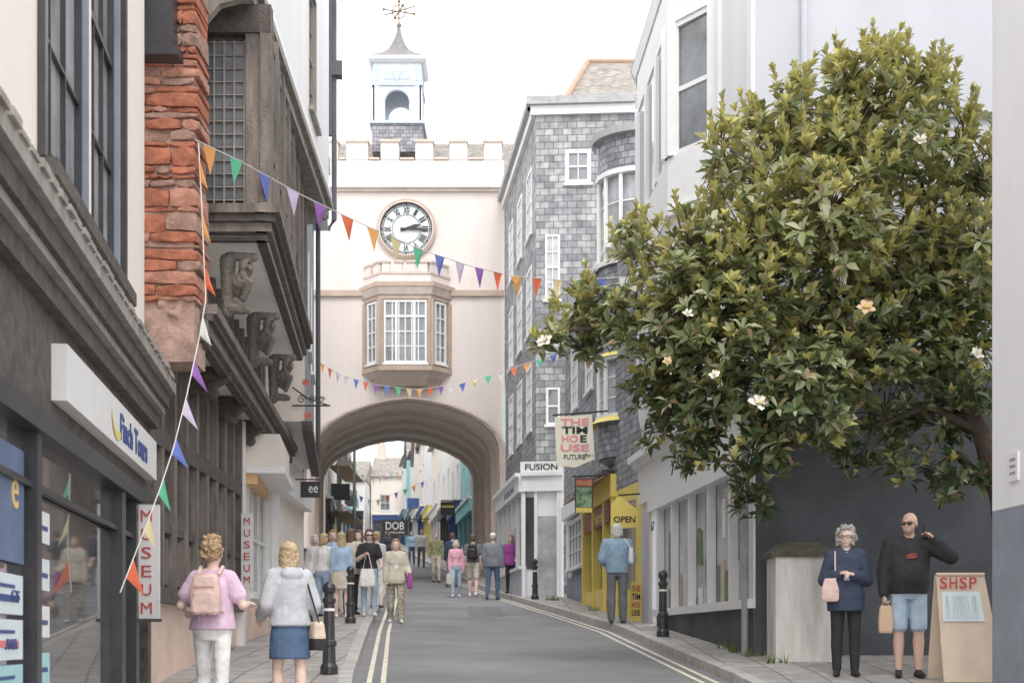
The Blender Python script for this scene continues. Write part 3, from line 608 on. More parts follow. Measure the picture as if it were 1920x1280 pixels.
s.face([f.P(ys(33.2),2.7,-.1),f.P(f.L,2.7,-.1),f.P(f.L,4.5,-.1),f.P(ys(33.2),4.5,-.1)],GLD)
REDD=mat('dark_red_sign',(.30,.09,.08),.5); s.box(f,ys(32.9),ys(29.2),4.05,4.45,.0,.06,REDD); text('Nareli',f,ys(30.6),4.25,1.4,.25,YEL,.065,B.e)
s.box(f,0,ys(33.4),4.7,5.05,-.1,.1,WHITE); window(B,f,.4,3.4,3.4,4.6,5,3,WHITE,GLD,rec=.1,d=.02); s.box(f,0,ys(33.3),1.5,3.2,-.12,-.05,GRB)
aw=[f.P(ys(33.3),5.0,.02),f.P(f.L,5.0,.02),f.P(f.L,4.75,.5),f.P(ys(33.3),4.75,.5)]; s.hexa(aw+[v+Vector((0,0,.04)) for v in aw],mat('brown_awning',(.36,.25,.18),.7,.3))
B.done()
B=Bld('open_sign'); Yq=26.0; P=lambda px,py:W(px,py,Yq)
pg=[P(1146,992),P(1196,987),P(1196,955),P(1160,928),P(1146,945)]
B['board'].rings([pg,[p+Vector((0,.05,0)) for p in pg]],YEL); f=Fr((X(1146,Yq),Yq),(X(1196,Yq),Yq)); text('OPEN',f,f.L/2,Z(973,Yq),f.L*.82,.115,BLK,.006,B.e,bold=.02)
B['bracket'].tube([P(1160,928),P(1200,925)],.015,BLK); B.done()
B=Bld('window_poster'); Yq=26.2; f=Fr((X(1182,Yq),Yq),(X(1203,Yq),Yq)); B['poster'].box(f,0,f.L,Z(1168,Yq),Z(1090,Yq),-.03,0,YEL)
for i,(s_,m_) in enumerate((('THE',REDL),('TIM',BLK),('HOE',REDL),('USE',BLK))): text(s_,f,f.L/2,Z(1103+i*15,Yq),f.L*.75,.11,m_,.004,B.e,bold=.02)
B.done()
B=Bld('hanging_banner'); Yq=27.6; P=lambda px,py:W(px,py,Yq); k_=Yq/33
BN=mat('cream_banner',(.80,.77,.64),.7,.06); PK=mat('pink_lettering',(.80,.30,.34),.6)
pg=[P(1044,872),P(1040,782),P(1110,776),P(1115,860),P(1078,876)]
B['banner'].rings([pg,[p+Vector((0,.02,0)) for p in pg]],BN); f=Fr((X(1040,Yq),Yq),(X(1115,Yq),Yq))
for s_,py,m_,wd in (('THE',791,PK,.66),('TIM',806,BLK,.6),('HO',822,PK,.38),('USE',839,PK,.66),('FUTURE',856,BLK,.5)): text(s_,f,f.L*(.5 if s_!='HO' else .38),Z(py,Yq),wd*k_,(.165 if s_!='FUTURE' else .11)*k_,m_,.006,B.e,bold=.03 if s_!='FUTURE' else .01)
text('E',f,f.L*.72,Z(822,Yq),.15*k_,.165*k_,BLK,.006,B.e,bold=.03); text('Part 1',f,f.L*.86,Z(853,Yq),.17*k_,.1*k_,BLK,.006,B.e)
B['bracket'].tube([P(1036,778),P(1140,770)],.018,BLK); B.done()
B=Bld('pictorial_hanging_sign'); Yq=28.2; f=Fr((X(1078,Yq),Yq),(X(1112,Yq),Yq)); B['board'].box(f,0,f.L,Z(960,Yq),Z(896,Yq),-.05,0,BLACKP); B['panel'].box(f,.03,f.L-.03,Z(950,Yq),Z(913,Yq),0,.01,mat('painted_panel',(.3,.5,.3),.5,.9,9)); B['band'].box(f,.02,f.L-.02,Z(911,Yq),Z(898,Yq),0,.012,PR); B['low'].box(f,.02,f.L-.02,Z(960,Yq),Z(951,Yq),0,.012,YEL)
text('Nareli',f,f.L/2,Z(904,Yq),.27,.08,YEL,.014,B.e); B['bracket'].tube([W(1074,893,Yq),W(1140,890,Yq)],.015,BLK); B.done()
# ---------------- WHITE BAY BUILDING
B=Bld('white_bay_windowed_building'); f=Fr((2.40,26.4),(3.15,18.4)); uY=f.uY; zt=11.6
wall(B['walls'],f,0,uY(25.3),4.9,zt,[],WHITEW); wall(B['walls'],f,uY(20.6),f.L,4.9,14,[],WHITEW); wall(B['walls'],f,uY(25.3),uY(20.6),4.9,zt,[],WHITEW)
wall(B['walls'],Fr((7,26.4),(2.40,26.4)),0,4.6,4.9,zt,[],WHITEW)
s=B['shopfront']
wall(s,f,0,uY(25.4),1.6,5.0,[],WHITE,-.02); s.box(f,.15,.85,1.9,4.0,-.02,.02,LAV); text('67',f,uY(25.0),Z(985,24.9),.3,.16,BLK,.06,B.e)
s.box(f,uY(24.8),f.L,1.0,2.02,-.05,.03,DKGREY); s.box(f,uY(24.9),f.L,2.02,2.14,-.05,.10,WHITE)
s.face([f.P(uY(24.9),2.1,-.1),f.P(f.L,2.1,-.1),f.P(f.L,3.9,-.1),f.P(uY(24.9),3.9,-.1)],GLL)
for y in (25.4,24.8,23.6,22.3,21.0,19.7,18.62): s.box(f,uY(y),uY(y)+(.22 if y in(25.4,18.62) else .07),2.14,3.88,-.09,.03,WHITE)
s.box(f,uY(25.4),f.L,3.88,4.1,-.1,.08,WHITE); s.box(f,0,f.L,4.1,4.85,-.08,.06,WHITE); s.box(f,0,f.L,4.85,4.97,-.08,.26,WHITE); s.box(f,0,f.L,4.77,4.848,-.08,.16,WHITE)
text('ystone',f,uY(22.6),4.45,1.6,.28,BLK,.065,B.e)
LD=mat('leafy_display',(.2,.3,.12),.8,.5,20); SHW=mat('display_shadow',(.22,.22,.23),.8,.3)
for i in range(26):
    u=random.uniform(uY(24.6),uY(18.9)); z=2.15 if random.random()<.6 else random.uniform(2.6,3.4); s.box(f,u,u+random.uniform(.08,.35),z,z+random.uniform(.12,.6),-.098,-.085,random.choice([TAN,SHW,GRB,SIGNW,LD,SHW,TANL]))
by=[(2.92,20.6),(2.34,21.4),(2.2,25.0),(2.42,26.2)]
def poly(e,z):
    c0=Vector((2.75,23.3)); out=[]
    for p_ in [(3.4,20.4)]+by+[(3.4,26.4)]:
        v=Vector(p_); d=(v-c0).normalized()*e; out.append((v.x+d.x,v.y+d.y,z))
    return out
bm_=B['bay']; 
bm_.rings([poly(-.12,8.3),poly(-.12,zt-.25)],GL); bm_.rings([poly(-.25,7.6),poly(0,7.95)],WHITE); bm_.rings([poly(.08,7.95),poly(.08,8.08)],WHITE); bm_.rings([poly(0,8.08),poly(0,8.85)],WHITE)
bm_.rings([poly(0,10.85),poly(0,zt-.1)],WHITE); bm_.rings([poly(.1,zt-.1),poly(.28,zt+.12)],WHITE); bm_.rings([poly(.3,zt+.12),poly(-.7,zt+.7)],STONEG)
bf=[Fr(by[1],by[0]),Fr(by[2],by[1]),Fr(by[3],by[2])]
for i,q_ in enumerate(bf):
    for u in ((0,q_.L) if i!=1 else (0,q_.L*.33,q_.L*.66,q_.L)): bm_.box(q_,u-.12,u+.12,8.85,10.85,-.15,.02,WHITE)
    for a,b_ in ([(0,q_.L)] if i!=1 else [(0,q_.L*.33),(q_.L*.33,q_.L*.66),(q_.L*.66,q_.L)]):
        a+=.12;b_-=.12
        if b_-a<.2: continue
        bm_.box(q_,a,b_,8.851,8.93,-.12,-.03,WHITE); bm_.box(q_,a,b_,10.77,10.849,-.12,-.03,WHITE); bm_.box(q_,a,b_,9.8,9.87,-.12,-.05,WHITE)
        bm_.box(q_,a,a+.05,8.93,10.77,-.12,-.045,WHITE); bm_.box(q_,b_-.05,b_,8.93,10.77,-.12,-.045,WHITE); bm_.face([q_.P(a,8.9,-.1),q_.P(b_,8.9,-.1),q_.P(b_,9.8,-.1),q_.P(a,9.8,-.1)],GL); bm_.face([q_.P(a,9.8,-.1),q_.P(b_,9.8,-.1),q_.P(b_,10.8,-.1),q_.P(a,10.8,-.1)],GLL)
bm_.rings([poly(-.15,5.3),poly(-.05,5.5)],WHITE); bm_.rings([poly(-.05,5.5),poly(-.05,7.6)],WHITEW)
for q_ in bf[:2]: window(B,q_,.2,q_.L-.2,6.0,7.4,2 if q_.L<2 else 5,2,WHITE,GL,rec=.03,d=.02)
bm_.box(f,uY(20.4),uY(20.2),4.97,14,0,.06,WHITE); bm_.box(f,f.L-.25,f.L-.02,4.97,14,0,.05,WHITE)
B['drainpipe'].tube([f.P(f.L-.08,4.8,.12),f.P(f.L-.08,1.3,.12)],.045,STONEG)
sw_=Fr((3.15,18.4),(10,18.4)); wall(B['side_wall'],sw_,0,6.85,5.06,14,[],LAV); wall(B['side_wall'],sw_,0,6.85,.5,5.06,[],DKGREY)
B['drainpipe'].tube([sw_.P(X(1505,18.4)-3.15,14,.08),sw_.P(X(1505,18.4)-3.15,5.2,.08)],.04,LAV)
B['side_wall'].box(sw_,X(1690,18.4)-3.15,6.0,Z(222,18.4),Z(212,18.4),0,.06,STONEG)
B.done()
B=Bld('painted_corner_building'); f=Fr((4.39,13),(4.75,7)); fb=Fr((10,13),(4.39,13))
wall(B['walls'],f,0,f.L,2.78,14,[],WHITEW); wall(B['walls'],f,0,f.L,-.5,2.78,[],GRB); wall(B['walls'],fb,0,fb.L,2.78,14,[],WHITEW); wall(B['walls'],fb,0,fb.L,-.5,2.78,[],GRB)
B['plaque'].box(f,.40,.60,3.0,3.25,0,.02,SIGNW); B['plaque'].box(f,.44,.56,3.18,3.2,.02,.024,GRB); B['plaque'].box(f,.44,.56,3.12,3.14,.02,.024,GRB); B['plaque'].box(f,.44,.56,3.06,3.08,.02,.024,GRB); B.done()
B=Bld('gate_pillar'); x0,x1=X(1446,17.7),X(1552,17.7); zt=Z(1046,17.7)
OW=mat('stained_white_render',(.78,.76,.72),.9,.45,2.2,.3,30,streak=True)
B['shaft'].abox(x0,x1,17.4,18.0,.8,zt,OW); B['cap'].abox(x0-.06,x1+.06,17.34,18.06,zt,zt+.06,MOSS)
B['cap'].rings([[(x0-.05,17.35,zt+.06),(x1+.05,17.35,zt+.06),(x1+.05,18.05,zt+.06),(x0-.05,18.05,zt+.06)],[(x0+.1,17.5,zt+.19),(x1-.15,17.5,zt+.19),(x1-.15,17.9,zt+.19),(x0+.1,17.9,zt+.19)]],MOSS); B.done()
# A board
B=Bld('a_board_sign'); WDL=mat('pale_plywood',(.74,.60,.47),.7,.12,4); Yq=15.3
a0=Vector((X(1750,Yq),Yq-.1,g(Yq)+.12)); wv=Vector((X(1862,Yq)-X(1750,Yq),0,0)); h=1.14; tl=.28
def brd(s_):
    p=[a0+Vector((0,-tl*s_,0)),a0+wv+Vector((0,-tl*s_,0)),a0+wv*.80+Vector((0,0,h)),a0+wv*.0+Vector((0,0,h))]
    if s_<0: p=[v+Vector((0,.04,0)) for v in p]
    B['panel'].hexa(p+[v+Vector((0,.02,0)) for v in p],WDL); return p
p=brd(1); brd(-1)
def onb(u,t): return p[0].lerp(p[3],t).lerp(p[1].lerp(p[2],t),u)+Vector((0,-.012,0))
B['paper'].face([onb(.06,.56),onb(.84,.56),onb(.84,.84),onb(.08,.84)],PT); B['frame_top'].tube([p[3],p[2]],.02,WDL)
DR=mat('ink_drawing',(.42,.46,.5),.8)
for k_ in range(14):
    u=.12+.66*(k_/14); x1_=random.uniform(-.06,.06); B['drawing'].tube([onb(u,.58)+Vector((0,-.002,0)),onb(u+x1_*.4,.66)+Vector((0,-.002,0)),onb(u+x1_,.8)+Vector((0,-.002,0))],.002,DR,4)
for i,(ch,m_) in enumerate((('S',REDL),('H',REDL),('S',REDL),('P',REDL))):
    o_=onb(.12+i*.2,.92); text(ch,Fr((o_.x,o_.y-.02),(o_.x+1,o_.y-.02)),0,o_.z,.08,.12,m_,.0,B.e,bold=.01)
B.done()
def bollard(x,Y):
    mb=MB(); z=g(Y)+.12
    mb.lathe((x,Y,z),[(.10,0),(.10,.08),(.075,.12),(.07,.30),(.085,.32),(.085,.36),(.065,.38),(.058,.78),(.075,.80),(.075,.84),(.05,.86),(.05,.89),(.07,.92),(.075,.96),(.06,1.0),(.02,1.03)],BLACKP,16)
    mb.lathe((x,Y,z),[(.068,.70),(.068,.73)],SIGNW,12); mb.obj('bollard')
bollard(X(657,25.6),25.6); bollard(X(617,15.9),15.9); bollard(X(1003,36),36); bollard(X(1243,22.0),22.0)
# ---------------- bunting
FC={'o':(.88,.45,.15),'g':(.14,.56,.34),'b':(.16,.22,.60),'l':(.70,.60,.80),'p':(.34,.15,.48),'r':(.85,.20,.10),'y':(.88,.74,.42),'w':(.8,.8,.78)}
FM={}
for k_,c_ in FC.items():
    m_=mat('bunting_fabric_'+{'o':'orange','g':'green','b':'blue','l':'lilac','p':'purple','r':'red','y':'yellow','w':'white'}[k_],c_,.8,.08); nt=m_.node_tree; bs=nt.nodes['Principled BSDF']; tr=nt.nodes.new('ShaderNodeBsdfTranslucent'); tr.inputs[0].default_value=c_+(1,); mx=nt.nodes.new('ShaderNodeMixShader'); mx.inputs[0].default_value=.35; nt.links.new(bs.outputs[0],mx.inputs[1]); nt.links.new(tr.outputs[0],mx.inputs[2]); nt.links.new(mx.outputs[0],nt.nodes['Material Output'].inputs[0]); FM[k_]=m_
STR=mat('bunting_cord',(.7,.68,.65),.8)
def bunting(ctrl,flags,size,name='bunting'):
    mb=MB(); pts=[W(*c_) for c_ in ctrl]; cum=[0]
    for a,b_ in zip(pts,pts[1:]): cum.append(cum[-1]+(b_-a).length)
    def at(t):
        t*=cum[-1]; i=max(0,min(len(pts)-2,int(np.searchsorted(cum,t))-1)); return pts[i].lerp(pts[i+1],(t-cum[i])/(cum[i+1]-cum[i]))
    mb.tube([at(i/60) for i in range(61)],.006,STR,4)
    for i,c_ in enumerate(flags):
        t=(i+.5)/len(flags); d=(at(min(1,t+.01))-at(t-.01)).normalized(); o=at(t); hw=size*.42
        if abs(d.z)>.6:
            A=o-d*hw;C=o+d*hw; tip=o+Vector((size*random.uniform(.3,.6),-.05,-size*random.uniform(.75,.95))); mid=(A+C)/2*.5+tip*.5+Vector((0,-.03,0))
        else:
            tilt=random.uniform(-.25,.25); tip=o+Vector((tilt*.35*size,random.uniform(-.3,.3)*size,-size))
            A=o-d*hw;C=o+d*hw; mid=(A+C)/2+Vector((0,random.uniform(-.05,.05),-size*.45))
        mb.face([A,mid,tip],FM[c_]); mb.face([A,C,mid],FM[c_]); mb.face([C,tip,mid],FM[c_])
    mb.obj(name)
bunting([(366,262,14.25),(450,302,15),(570,368,16),(690,425,17),(790,468,18),(880,498,19),(960,517,20),(1060,526,21),(1190,518,22)],'ogblproygblprorygbw',.28)
bunting([(372,268,14.1),(378,380,14.0),(382,480,13.9),(386,560,13.8),(372,640,13.6),(350,740,13.1),(325,840,12.6),(300,915,12.2),(262,1015,11.6),(225,1110,11.2)],'oorwplbgyr',.27)
bunting([(597,678,33),(640,703,34),(700,720,35),(780,730,36),(860,720,37),(940,697,37.3),(1050,660,37)],'orlwbrpbgyorpwbygwrogb',.24)
bunting([(640,868,70),(700,900,75),(760,880,80)],'orgblyrpgob',.3)
bunting([(620,905,62),(700,940,64),(800,900,66)],'orgblyrpgob',.3)
print('setting',time.time()-T0)
# ---------------- TREE
T=empty('magnolia_tree'); BARK=mat('bark',(.10,.075,.06),.9,.4,9,.7,30)
cl=[(1640,175,68),(1560,260,95),(1700,265,105),(1450,290,75),(1375,330,50),(1352,265,34),(1550,400,145),(1750,420,125),(1400,440,105),(1290,490,88),(1205,480,46),(1150,585,60),(1075,600,42),(1030,640,28),(1260,610,100),(1400,590,125),(1560,560,145),(1720,560,135),(1820,560,85),(1245,715,70),(1350,740,100),(1500,720,115),(1650,660,110),(1800,660,85),(1330,850,62),(1430,840,78),(1410,930,42),(1530,800,68),(1245,800,46),(1660,780,55),(1760,790,62),(1830,760,60),(1690,870,42),(1600,860,38),(1780,890,42),(1820,330,70),(1745,180,46),(1840,450,60),(1480,200,34),(1590,150,38),(1110,650,34),(1340,560,90),(1650,110,24),(1750,145,20),(1500,160,18),(1690,130,24),(1810,240,32),(1180,440,24),(1840,880,40),(1560,150,20),(1420,230,26)]
C=[];Rr=[]
random.seed(3)
for (a,b_,r_) in cl:
    Yc=16.4+random.uniform(-.6,.6)+(.5 if a<1250 else 0)+(.5 if b_>770 else 0); C.append((X(a,Yc),Yc,Z(b_,Yc))); Rr.append(r_*Yc/F)
C=np.array(C);Rr=np.array(Rr)
cen=[];ax=[];kind=[]
for c_,r_,q_ in zip(C,Rr,cl):
    n_=int(max(12,290*r_**1.85)) if q_[1]<755 else int(max(10,185*r_**1.85))
    hf=np.clip((800-q_[1])/420,0,1)
    d=rng.normal(size=(n_,3)); d/=np.linalg.norm(d,axis=1)[:,None]; rad=r_*(rng.uniform(.35,1.12,n_))
    p_=c_+d*rad[:,None]; cen.append(p_); a=d*.6+np.array([0,-.12,.8])+rng.normal(size=(n_,3))*.2; a/=np.linalg.norm(a,axis=1)[:,None]; ax.append(a)
    kind.append((rng.random(n_)< (.10+.42*hf+.30*(d[:,2]>.0)*hf)).astype(int))
    if q_[1]<660:   # upright shoots standing proud of the crown
        m2=max(3,int(n_*.11)); d=rng.normal(size=(m2,3)); d[:,2]=np.abs(d[:,2])+.3; d/=np.linalg.norm(d,axis=1)[:,None]
        base0=c_+d*(r_*1.02); up=np.array([0,0,1.])*.8+d*.4; up/=np.linalg.norm(up,axis=1)[:,None]
        for st in (0.0,.11,.20):
            cen.append(base0+up*(st+rng.uniform(0,.03,m2))[:,None]); ax.append(up); kind.append(np.full(m2,2 if st>0 else 1))
cen=np.concatenate(cen);ax=np.concatenate(ax);kind=np.concatenate(kind)
keep=(cen[:,0]<X(1900,1)*cen[:,1]); cen=cen[keep];ax=ax[keep];kind=kind[keep]
NL=9; M_=len(cen); n=M_*NL
idx=np.repeat(np.arange(M_),NL); phi=rng.uniform(0,6.28,M_)[idx]+np.tile(np.arange(NL)*2.4,M_)+rng.normal(size=n)*.2
A=ax[idx]; tmp=np.cross(A,np.array([.3,.8,.1])); tmp/=np.linalg.norm(tmp,axis=1)[:,None]; t2=np.cross(A,tmp)
kk_=kind[idx]; young=(kk_>0).astype(int); th=np.where(kk_==2,rng.uniform(.15,.65,n),np.where(kk_==1,rng.uniform(.2,.95,n),rng.uniform(.6,1.6,n)))
rad=tmp*np.cos(phi)[:,None]+t2*np.sin(phi)[:,None]; D=A*np.cos(th)[:,None]+rad*np.sin(th)[:,None]
Nn=A*np.sin(th)[:,None]-rad*np.cos(th)[:,None]; Wd=np.cross(D,Nn)
Ln=rng.uniform(.12,.22,n)*np.where(kk_==2,.62,np.where(kk_==1,.85,1)); Wi=Ln*rng.uniform(.16,.22,n)
base=cen[idx]+D*.01+A*(rng.uniform(-.03,.03,n))[:,None]
tpl=[(0,0,0),(-.75,.3,.10),(-1,.6,.10),(0,1,-.10),(1,.6,.10),(.75,.3,.10),(0,.55,-.02)]
V=np.zeros((n,7,3))
for k_,(x_,y_,z_) in enumerate(tpl): V[:,k_]=base+Wd*(x_*Wi)[:,None]+D*(y_*Ln)[:,None]+Nn*(z_*Ln)[:,None]*.6
V[:,3,2]-=Ln*.12
me=bpy.data.meshes.new('foliage'); nv=n*7
faces=np.empty((n,2,5),dtype=np.int64); b0=np.arange(n)*7
for k_,q_ in enumerate(((0,6,3,2,1),(0,5,4,3,6))):
    for j_,v_ in enumerate(q_): faces[:,k_,j_]=b0+v_
me.vertices.add(nv); me.vertices.foreach_set('co',V.ravel()); me.loops.add(n*10); me.loops.foreach_set('vertex_index',faces.ravel().astype(np.int32))
me.polygons.add(n*2); me.polygons.foreach_set('loop_start',(np.arange(n*2)*5).astype(np.int32)); me.polygons.foreach_set('loop_total',np.full(n*2,5,dtype=np.int32)); me.update(calc_edges=True)
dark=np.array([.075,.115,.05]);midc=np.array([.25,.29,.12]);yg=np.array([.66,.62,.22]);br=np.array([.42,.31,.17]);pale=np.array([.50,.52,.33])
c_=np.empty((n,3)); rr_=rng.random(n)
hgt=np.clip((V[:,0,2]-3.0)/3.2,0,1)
c_[:]=dark+(midc-dark)*np.clip(hgt*1.1+rng.normal(size=n)*.3,0,1.3)[:,None]  # leaf colour lightens with height: light from above put into the colour
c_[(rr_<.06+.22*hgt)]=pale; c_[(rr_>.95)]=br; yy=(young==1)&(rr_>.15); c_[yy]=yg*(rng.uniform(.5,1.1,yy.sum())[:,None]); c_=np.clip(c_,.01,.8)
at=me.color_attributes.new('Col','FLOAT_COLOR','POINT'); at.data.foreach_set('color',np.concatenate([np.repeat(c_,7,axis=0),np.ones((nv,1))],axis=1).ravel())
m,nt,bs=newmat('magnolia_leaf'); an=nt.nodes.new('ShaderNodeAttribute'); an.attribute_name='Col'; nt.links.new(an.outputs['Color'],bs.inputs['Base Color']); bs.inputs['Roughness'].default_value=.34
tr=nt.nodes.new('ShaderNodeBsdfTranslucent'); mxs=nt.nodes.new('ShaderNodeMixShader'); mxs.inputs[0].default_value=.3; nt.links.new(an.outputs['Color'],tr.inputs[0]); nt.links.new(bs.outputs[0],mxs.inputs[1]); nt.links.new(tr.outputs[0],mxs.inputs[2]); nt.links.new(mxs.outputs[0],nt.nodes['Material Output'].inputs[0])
me.materials.append(m); fo_=bpy.data.objects.new('foliage',me); COL.objects.link(fo_); fo_.parent=T
tb=MB(); tY=16.9
def WP(a,b_,Yq=tY): return W(a,b_,Yq)
trk=[Vector((X(1905,tY),tY,.9)),WP(1895,1100),WP(1875,930),WP(1840,810),WP(1790,730)]
tb.tube(trk,[.17,.14,.12,.11,.1],BARK,10)
limbs=[[trk[4],WP(1720,650),WP(1640,540),WP(1600,400),WP(1640,220)],[trk[4],WP(1650,670),WP(1500,610),WP(1350,600),WP(1200,600),WP(1060,620)],[trk[3],WP(1790,640),WP(1760,480),WP(1720,300)],[WP(1650,670),WP(1520,700),WP(1420,780),WP(1400,900)],[WP(1500,610),WP(1420,500),WP(1390,380)],[WP(1640,540),WP(1530,420),WP(1480,280)],[trk[3],WP(1740,760),WP(1640,800)],[WP(1350,600),WP(1290,690),WP(1250,780)],[trk[2],WP(1800,850),WP(1740,880)],[WP(1760,480),WP(1820,400),WP(1830,320)]]
for l_ in limbs:
    k_=len(l_); tb.tube([p_+Vector((0,random.uniform(-.15,.15),0)) if 0<j<k_ else p_ for j,p_ in enumerate(l_)],[.06*(1-j/(k_))+.010 for j in range(k_)],BARK,7)
allp=[p_ for l_ in limbs for p_ in l_]
for c0 in C:
    v=Vector(c0); nr=min(allp,key=lambda q_:(q_-v).length); tb.tube([nr,(nr+v)/2+Vector((0,0,-.08)),v],[.025,.016,.01],BARK,5)
for i in rng.choice(M_,1100,replace=False):
    p_=Vector(cen[i]); j=int(np.argmin(((C-cen[i])**2).sum(1))); tb.tube([Vector(C[j]).lerp(p_,.25)+Vector((0,0,-.03)),p_],[.009,.005],BARK,4)
tb.obj('trunk_and_branches',T,smooth=True)
fl=MB(); PET=mat('petal',(.86,.83,.74),.6,.06); PEO=mat('petal_old',(.80,.62,.40),.6,.2)
for (a,b_,m_,k0) in ((1423,756,PET,1.25),(1624,578,PEO,1.1),(1022,640,PET,1.0),(1340,705,PET,.7),(1288,590,PET,.6),(1725,265,PET,.9),(1250,680,PEO,.6),(1830,665,PET,.8)):
    c0=W(a,b_,15.5 if a>1100 else 16.6); d0=Vector((random.uniform(-.4,.4),-.75,.5)).normalized(); a1=d0.cross(Vector((0,0,1))).normalized(); a2=d0.cross(a1)
    for ring,(nn,kk,up) in enumerate(((5,.085,.03),(4,.055,.075))):
        for j in range(nn):
            t_=j*2*math.pi/nn+random.uniform(-.3,.3)+ring*.6; rd=a1*math.cos(t_)+a2*math.sin(t_); sd=d0.cross(rd); k2=kk*k0*random.uniform(.8,1.2); w_=k2*.42
            P_=[c0,c0+rd*k2*.45+sd*w_+d0*up*.6,c0+rd*k2*.9+sd*w_*.8+d0*up,c0+rd*k2*1.15+d0*up*.8,c0+rd*k2*.9-sd*w_*.8+d0*up,c0+rd*k2*.45-sd*w_+d0*up*.6]; fl.face(P_,m_)
    fl.ball(c0+d0*.03,.015*k0,YEL)
fl.obj('flowers',T)
print('tree',n,time.time()-T0)
# ---------------- BODIES
def nv3(v): v=Vector(v); return v.normalized()
DUM=mat('plain',(.5,.5,.5))
class Body:
    def __init__(s,sc=1.0): s.p=[]; s.sc=sc
    def cone(s,a,b,ra,rb,m): s.p.append(('c',Vector(a)*s.sc,Vector(b)*s.sc,ra*s.sc,rb*s.sc,m))
    def ell(s,c,r,m): s.p.append(('e',Vector(c)*s.sc,Vector(r)*s.sc,m))
    def loft(s,rs,m): s.p.append(('l',[tuple(q*s.sc for q in r) for r in rs],m))
    def mesh(s,voxel,disp=0,dsc=30,smooth=3):
        mb=MB(); dm=DUM
        for q in s.p:
            if q[0]=='c':
                a,b,ra,rb=q[1:5]; d=b-a; L=d.length
                if L<1e-6: mb.ball(a,ra,dm,12); continue
                d/=L; u=d.cross(Vector((0,0,1)) if abs(d.z)<.9 else Vector((1,0,0))).normalized(); w=d.cross(u); R=[]
                for t in (-1.45,-1.1,-.7,-.35,0): R.append((a+d*math.sin(t)*ra,ra*math.cos(t)))
                for t in (0,.35,.7,1.1,1.45): R.append((b+d*math.sin(t)*rb,rb*math.cos(t)))
                mb.rings([[c+(u*math.cos(2*math.pi*j/12)+w*math.sin(2*math.pi*j/12))*r for j in range(12)] for c,r in R],dm)
            elif q[0]=='e': 
                c,r=q[1],q[2]; R=[]
                for i in range(9):
                    t=math.pi*(i+.2)/8.4; R.append([c+Vector((r.x*math.sin(t)*math.cos(2*math.pi*j/14),r.y*math.sin(t)*math.sin(2*math.pi*j/14),-r.z*math.cos(t))) for j in range(14)])
                mb.rings(R,dm)
            else: mb.rings([[Vector((cx_+rx_*math.cos(2*math.pi*j/18),cy_+ry_*math.sin(2*math.pi*j/18),z_)) for j in range(18)] for z_,cx_,cy_,rx_,ry_ in q[1]],dm)
        me=bpy.data.meshes.new('tmp'); me.from_pydata(mb.v,[],mb.f); bm=bmesh.new(); bm.from_mesh(me); bmesh.ops.recalc_face_normals(bm,faces=bm.faces); bm.to_mesh(me); bm.free()
        o=bpy.data.objects.new('tmp',me); COL.objects.link(o); r=o.modifiers.new('r','REMESH'); r.mode='VOXEL'; r.voxel_size=voxel
        sm=o.modifiers.new('s','SMOOTH'); sm.factor=.5; sm.iterations=smooth
        out=bpy.data.meshes.new_from_object(o.evaluated_get(bpy.context.evaluated_depsgraph_get())); bpy.data.objects.remove(o); bpy.data.meshes.remove(me)
        nf=len(out.polygons); cc=np.zeros(nf*3); out.polygons.foreach_get('center',cc); cc=cc.reshape(-1,3)
        best=np.full(nf,1e9); lab=np.zeros(nf,dtype=np.int32); ms=[]
        for q in s.p:
            m_=q[-1]; 
            if m_ not in ms: ms.append(m_)
            if q[0]=='c':
                a=np.array(q[1]);ba=np.array(q[2])-a; t=np.clip(((cc-a)@ba)/max(ba@ba,1e-9),0,1); dd=np.linalg.norm(cc-a-t[:,None]*ba,axis=1)-(q[3]+t*(q[4]-q[3]))
            elif q[0]=='e':
                r=np.array(q[2]); dd=(np.linalg.norm((cc-np.array(q[1]))/r,axis=1)-1)*r.min()
            else:
                L=np.array(q[1]); zs=L[:,0]; f_=lambda k:np.interp(cc[:,2],zs,L[:,k]); rx_=f_(3);ry_=f_(4)
                dd=(np.sqrt(((cc[:,0]-f_(1))/rx_)**2+((cc[:,1]-f_(2))/ry_)**2)-1)*np.minimum(rx_,ry_); oz=np.maximum(np.maximum(zs[0]-cc[:,2],cc[:,2]-zs[-1]),0); dd=np.where(oz>0,np.maximum(dd,0)+oz,dd)
            k=dd<best; best[k]=dd[k]; lab[k]=ms.index(m_)
        for m_ in ms: out.materials.append(m_)
        out.polygons.foreach_set('material_index',lab); out.polygons.foreach_set('use_smooth',np.ones(nf,dtype=bool))
        if disp:
            for v in out.vertices:
                c=v.co; v.co=c+v.normal*disp*(noise.noise(c*dsc)+.6*noise.noise(c*dsc*2.3))
        out.update(); return out
_cm={}
def cloth(c,var=.2,sc=9):
    k=(tuple(c),var)
    if k not in _cm: _cm[k]=mat('fabric',c,.85,var,sc,.9,11)
    return _cm[k]
SK=mat('skin',(.66,.44,.35),.55,.08,8); SKP=mat('skin_pale',(.74,.54,.45),.55,.08,8); LIP=mat('lips',(.55,.27,.24),.5); EYEW=mat('eye_white',(.7,.7,.7),.3); EYED=mat('eye_dark',(.05,.04,.035),.3)
H_BL=mat('hair_blonde',(.56,.42,.25),.6,.5,30); H_GR=mat('hair_grey',(.46,.43,.40),.7,.5,30); H_BR=mat('hair_brown',(.17,.105,.07),.6,.4,30); H_WH=mat('hair_white',(.74,.72,.69),.7,.2,30); H_ST=mat('hair_strawberry',(.50,.34,.20),.6,.5,30)
FLOR=mat('floral_fabric',(.48,.44,.36),.85,.9,28); STRP=mat('striped_knit',(.34,.36,.2),.85,.8,16)
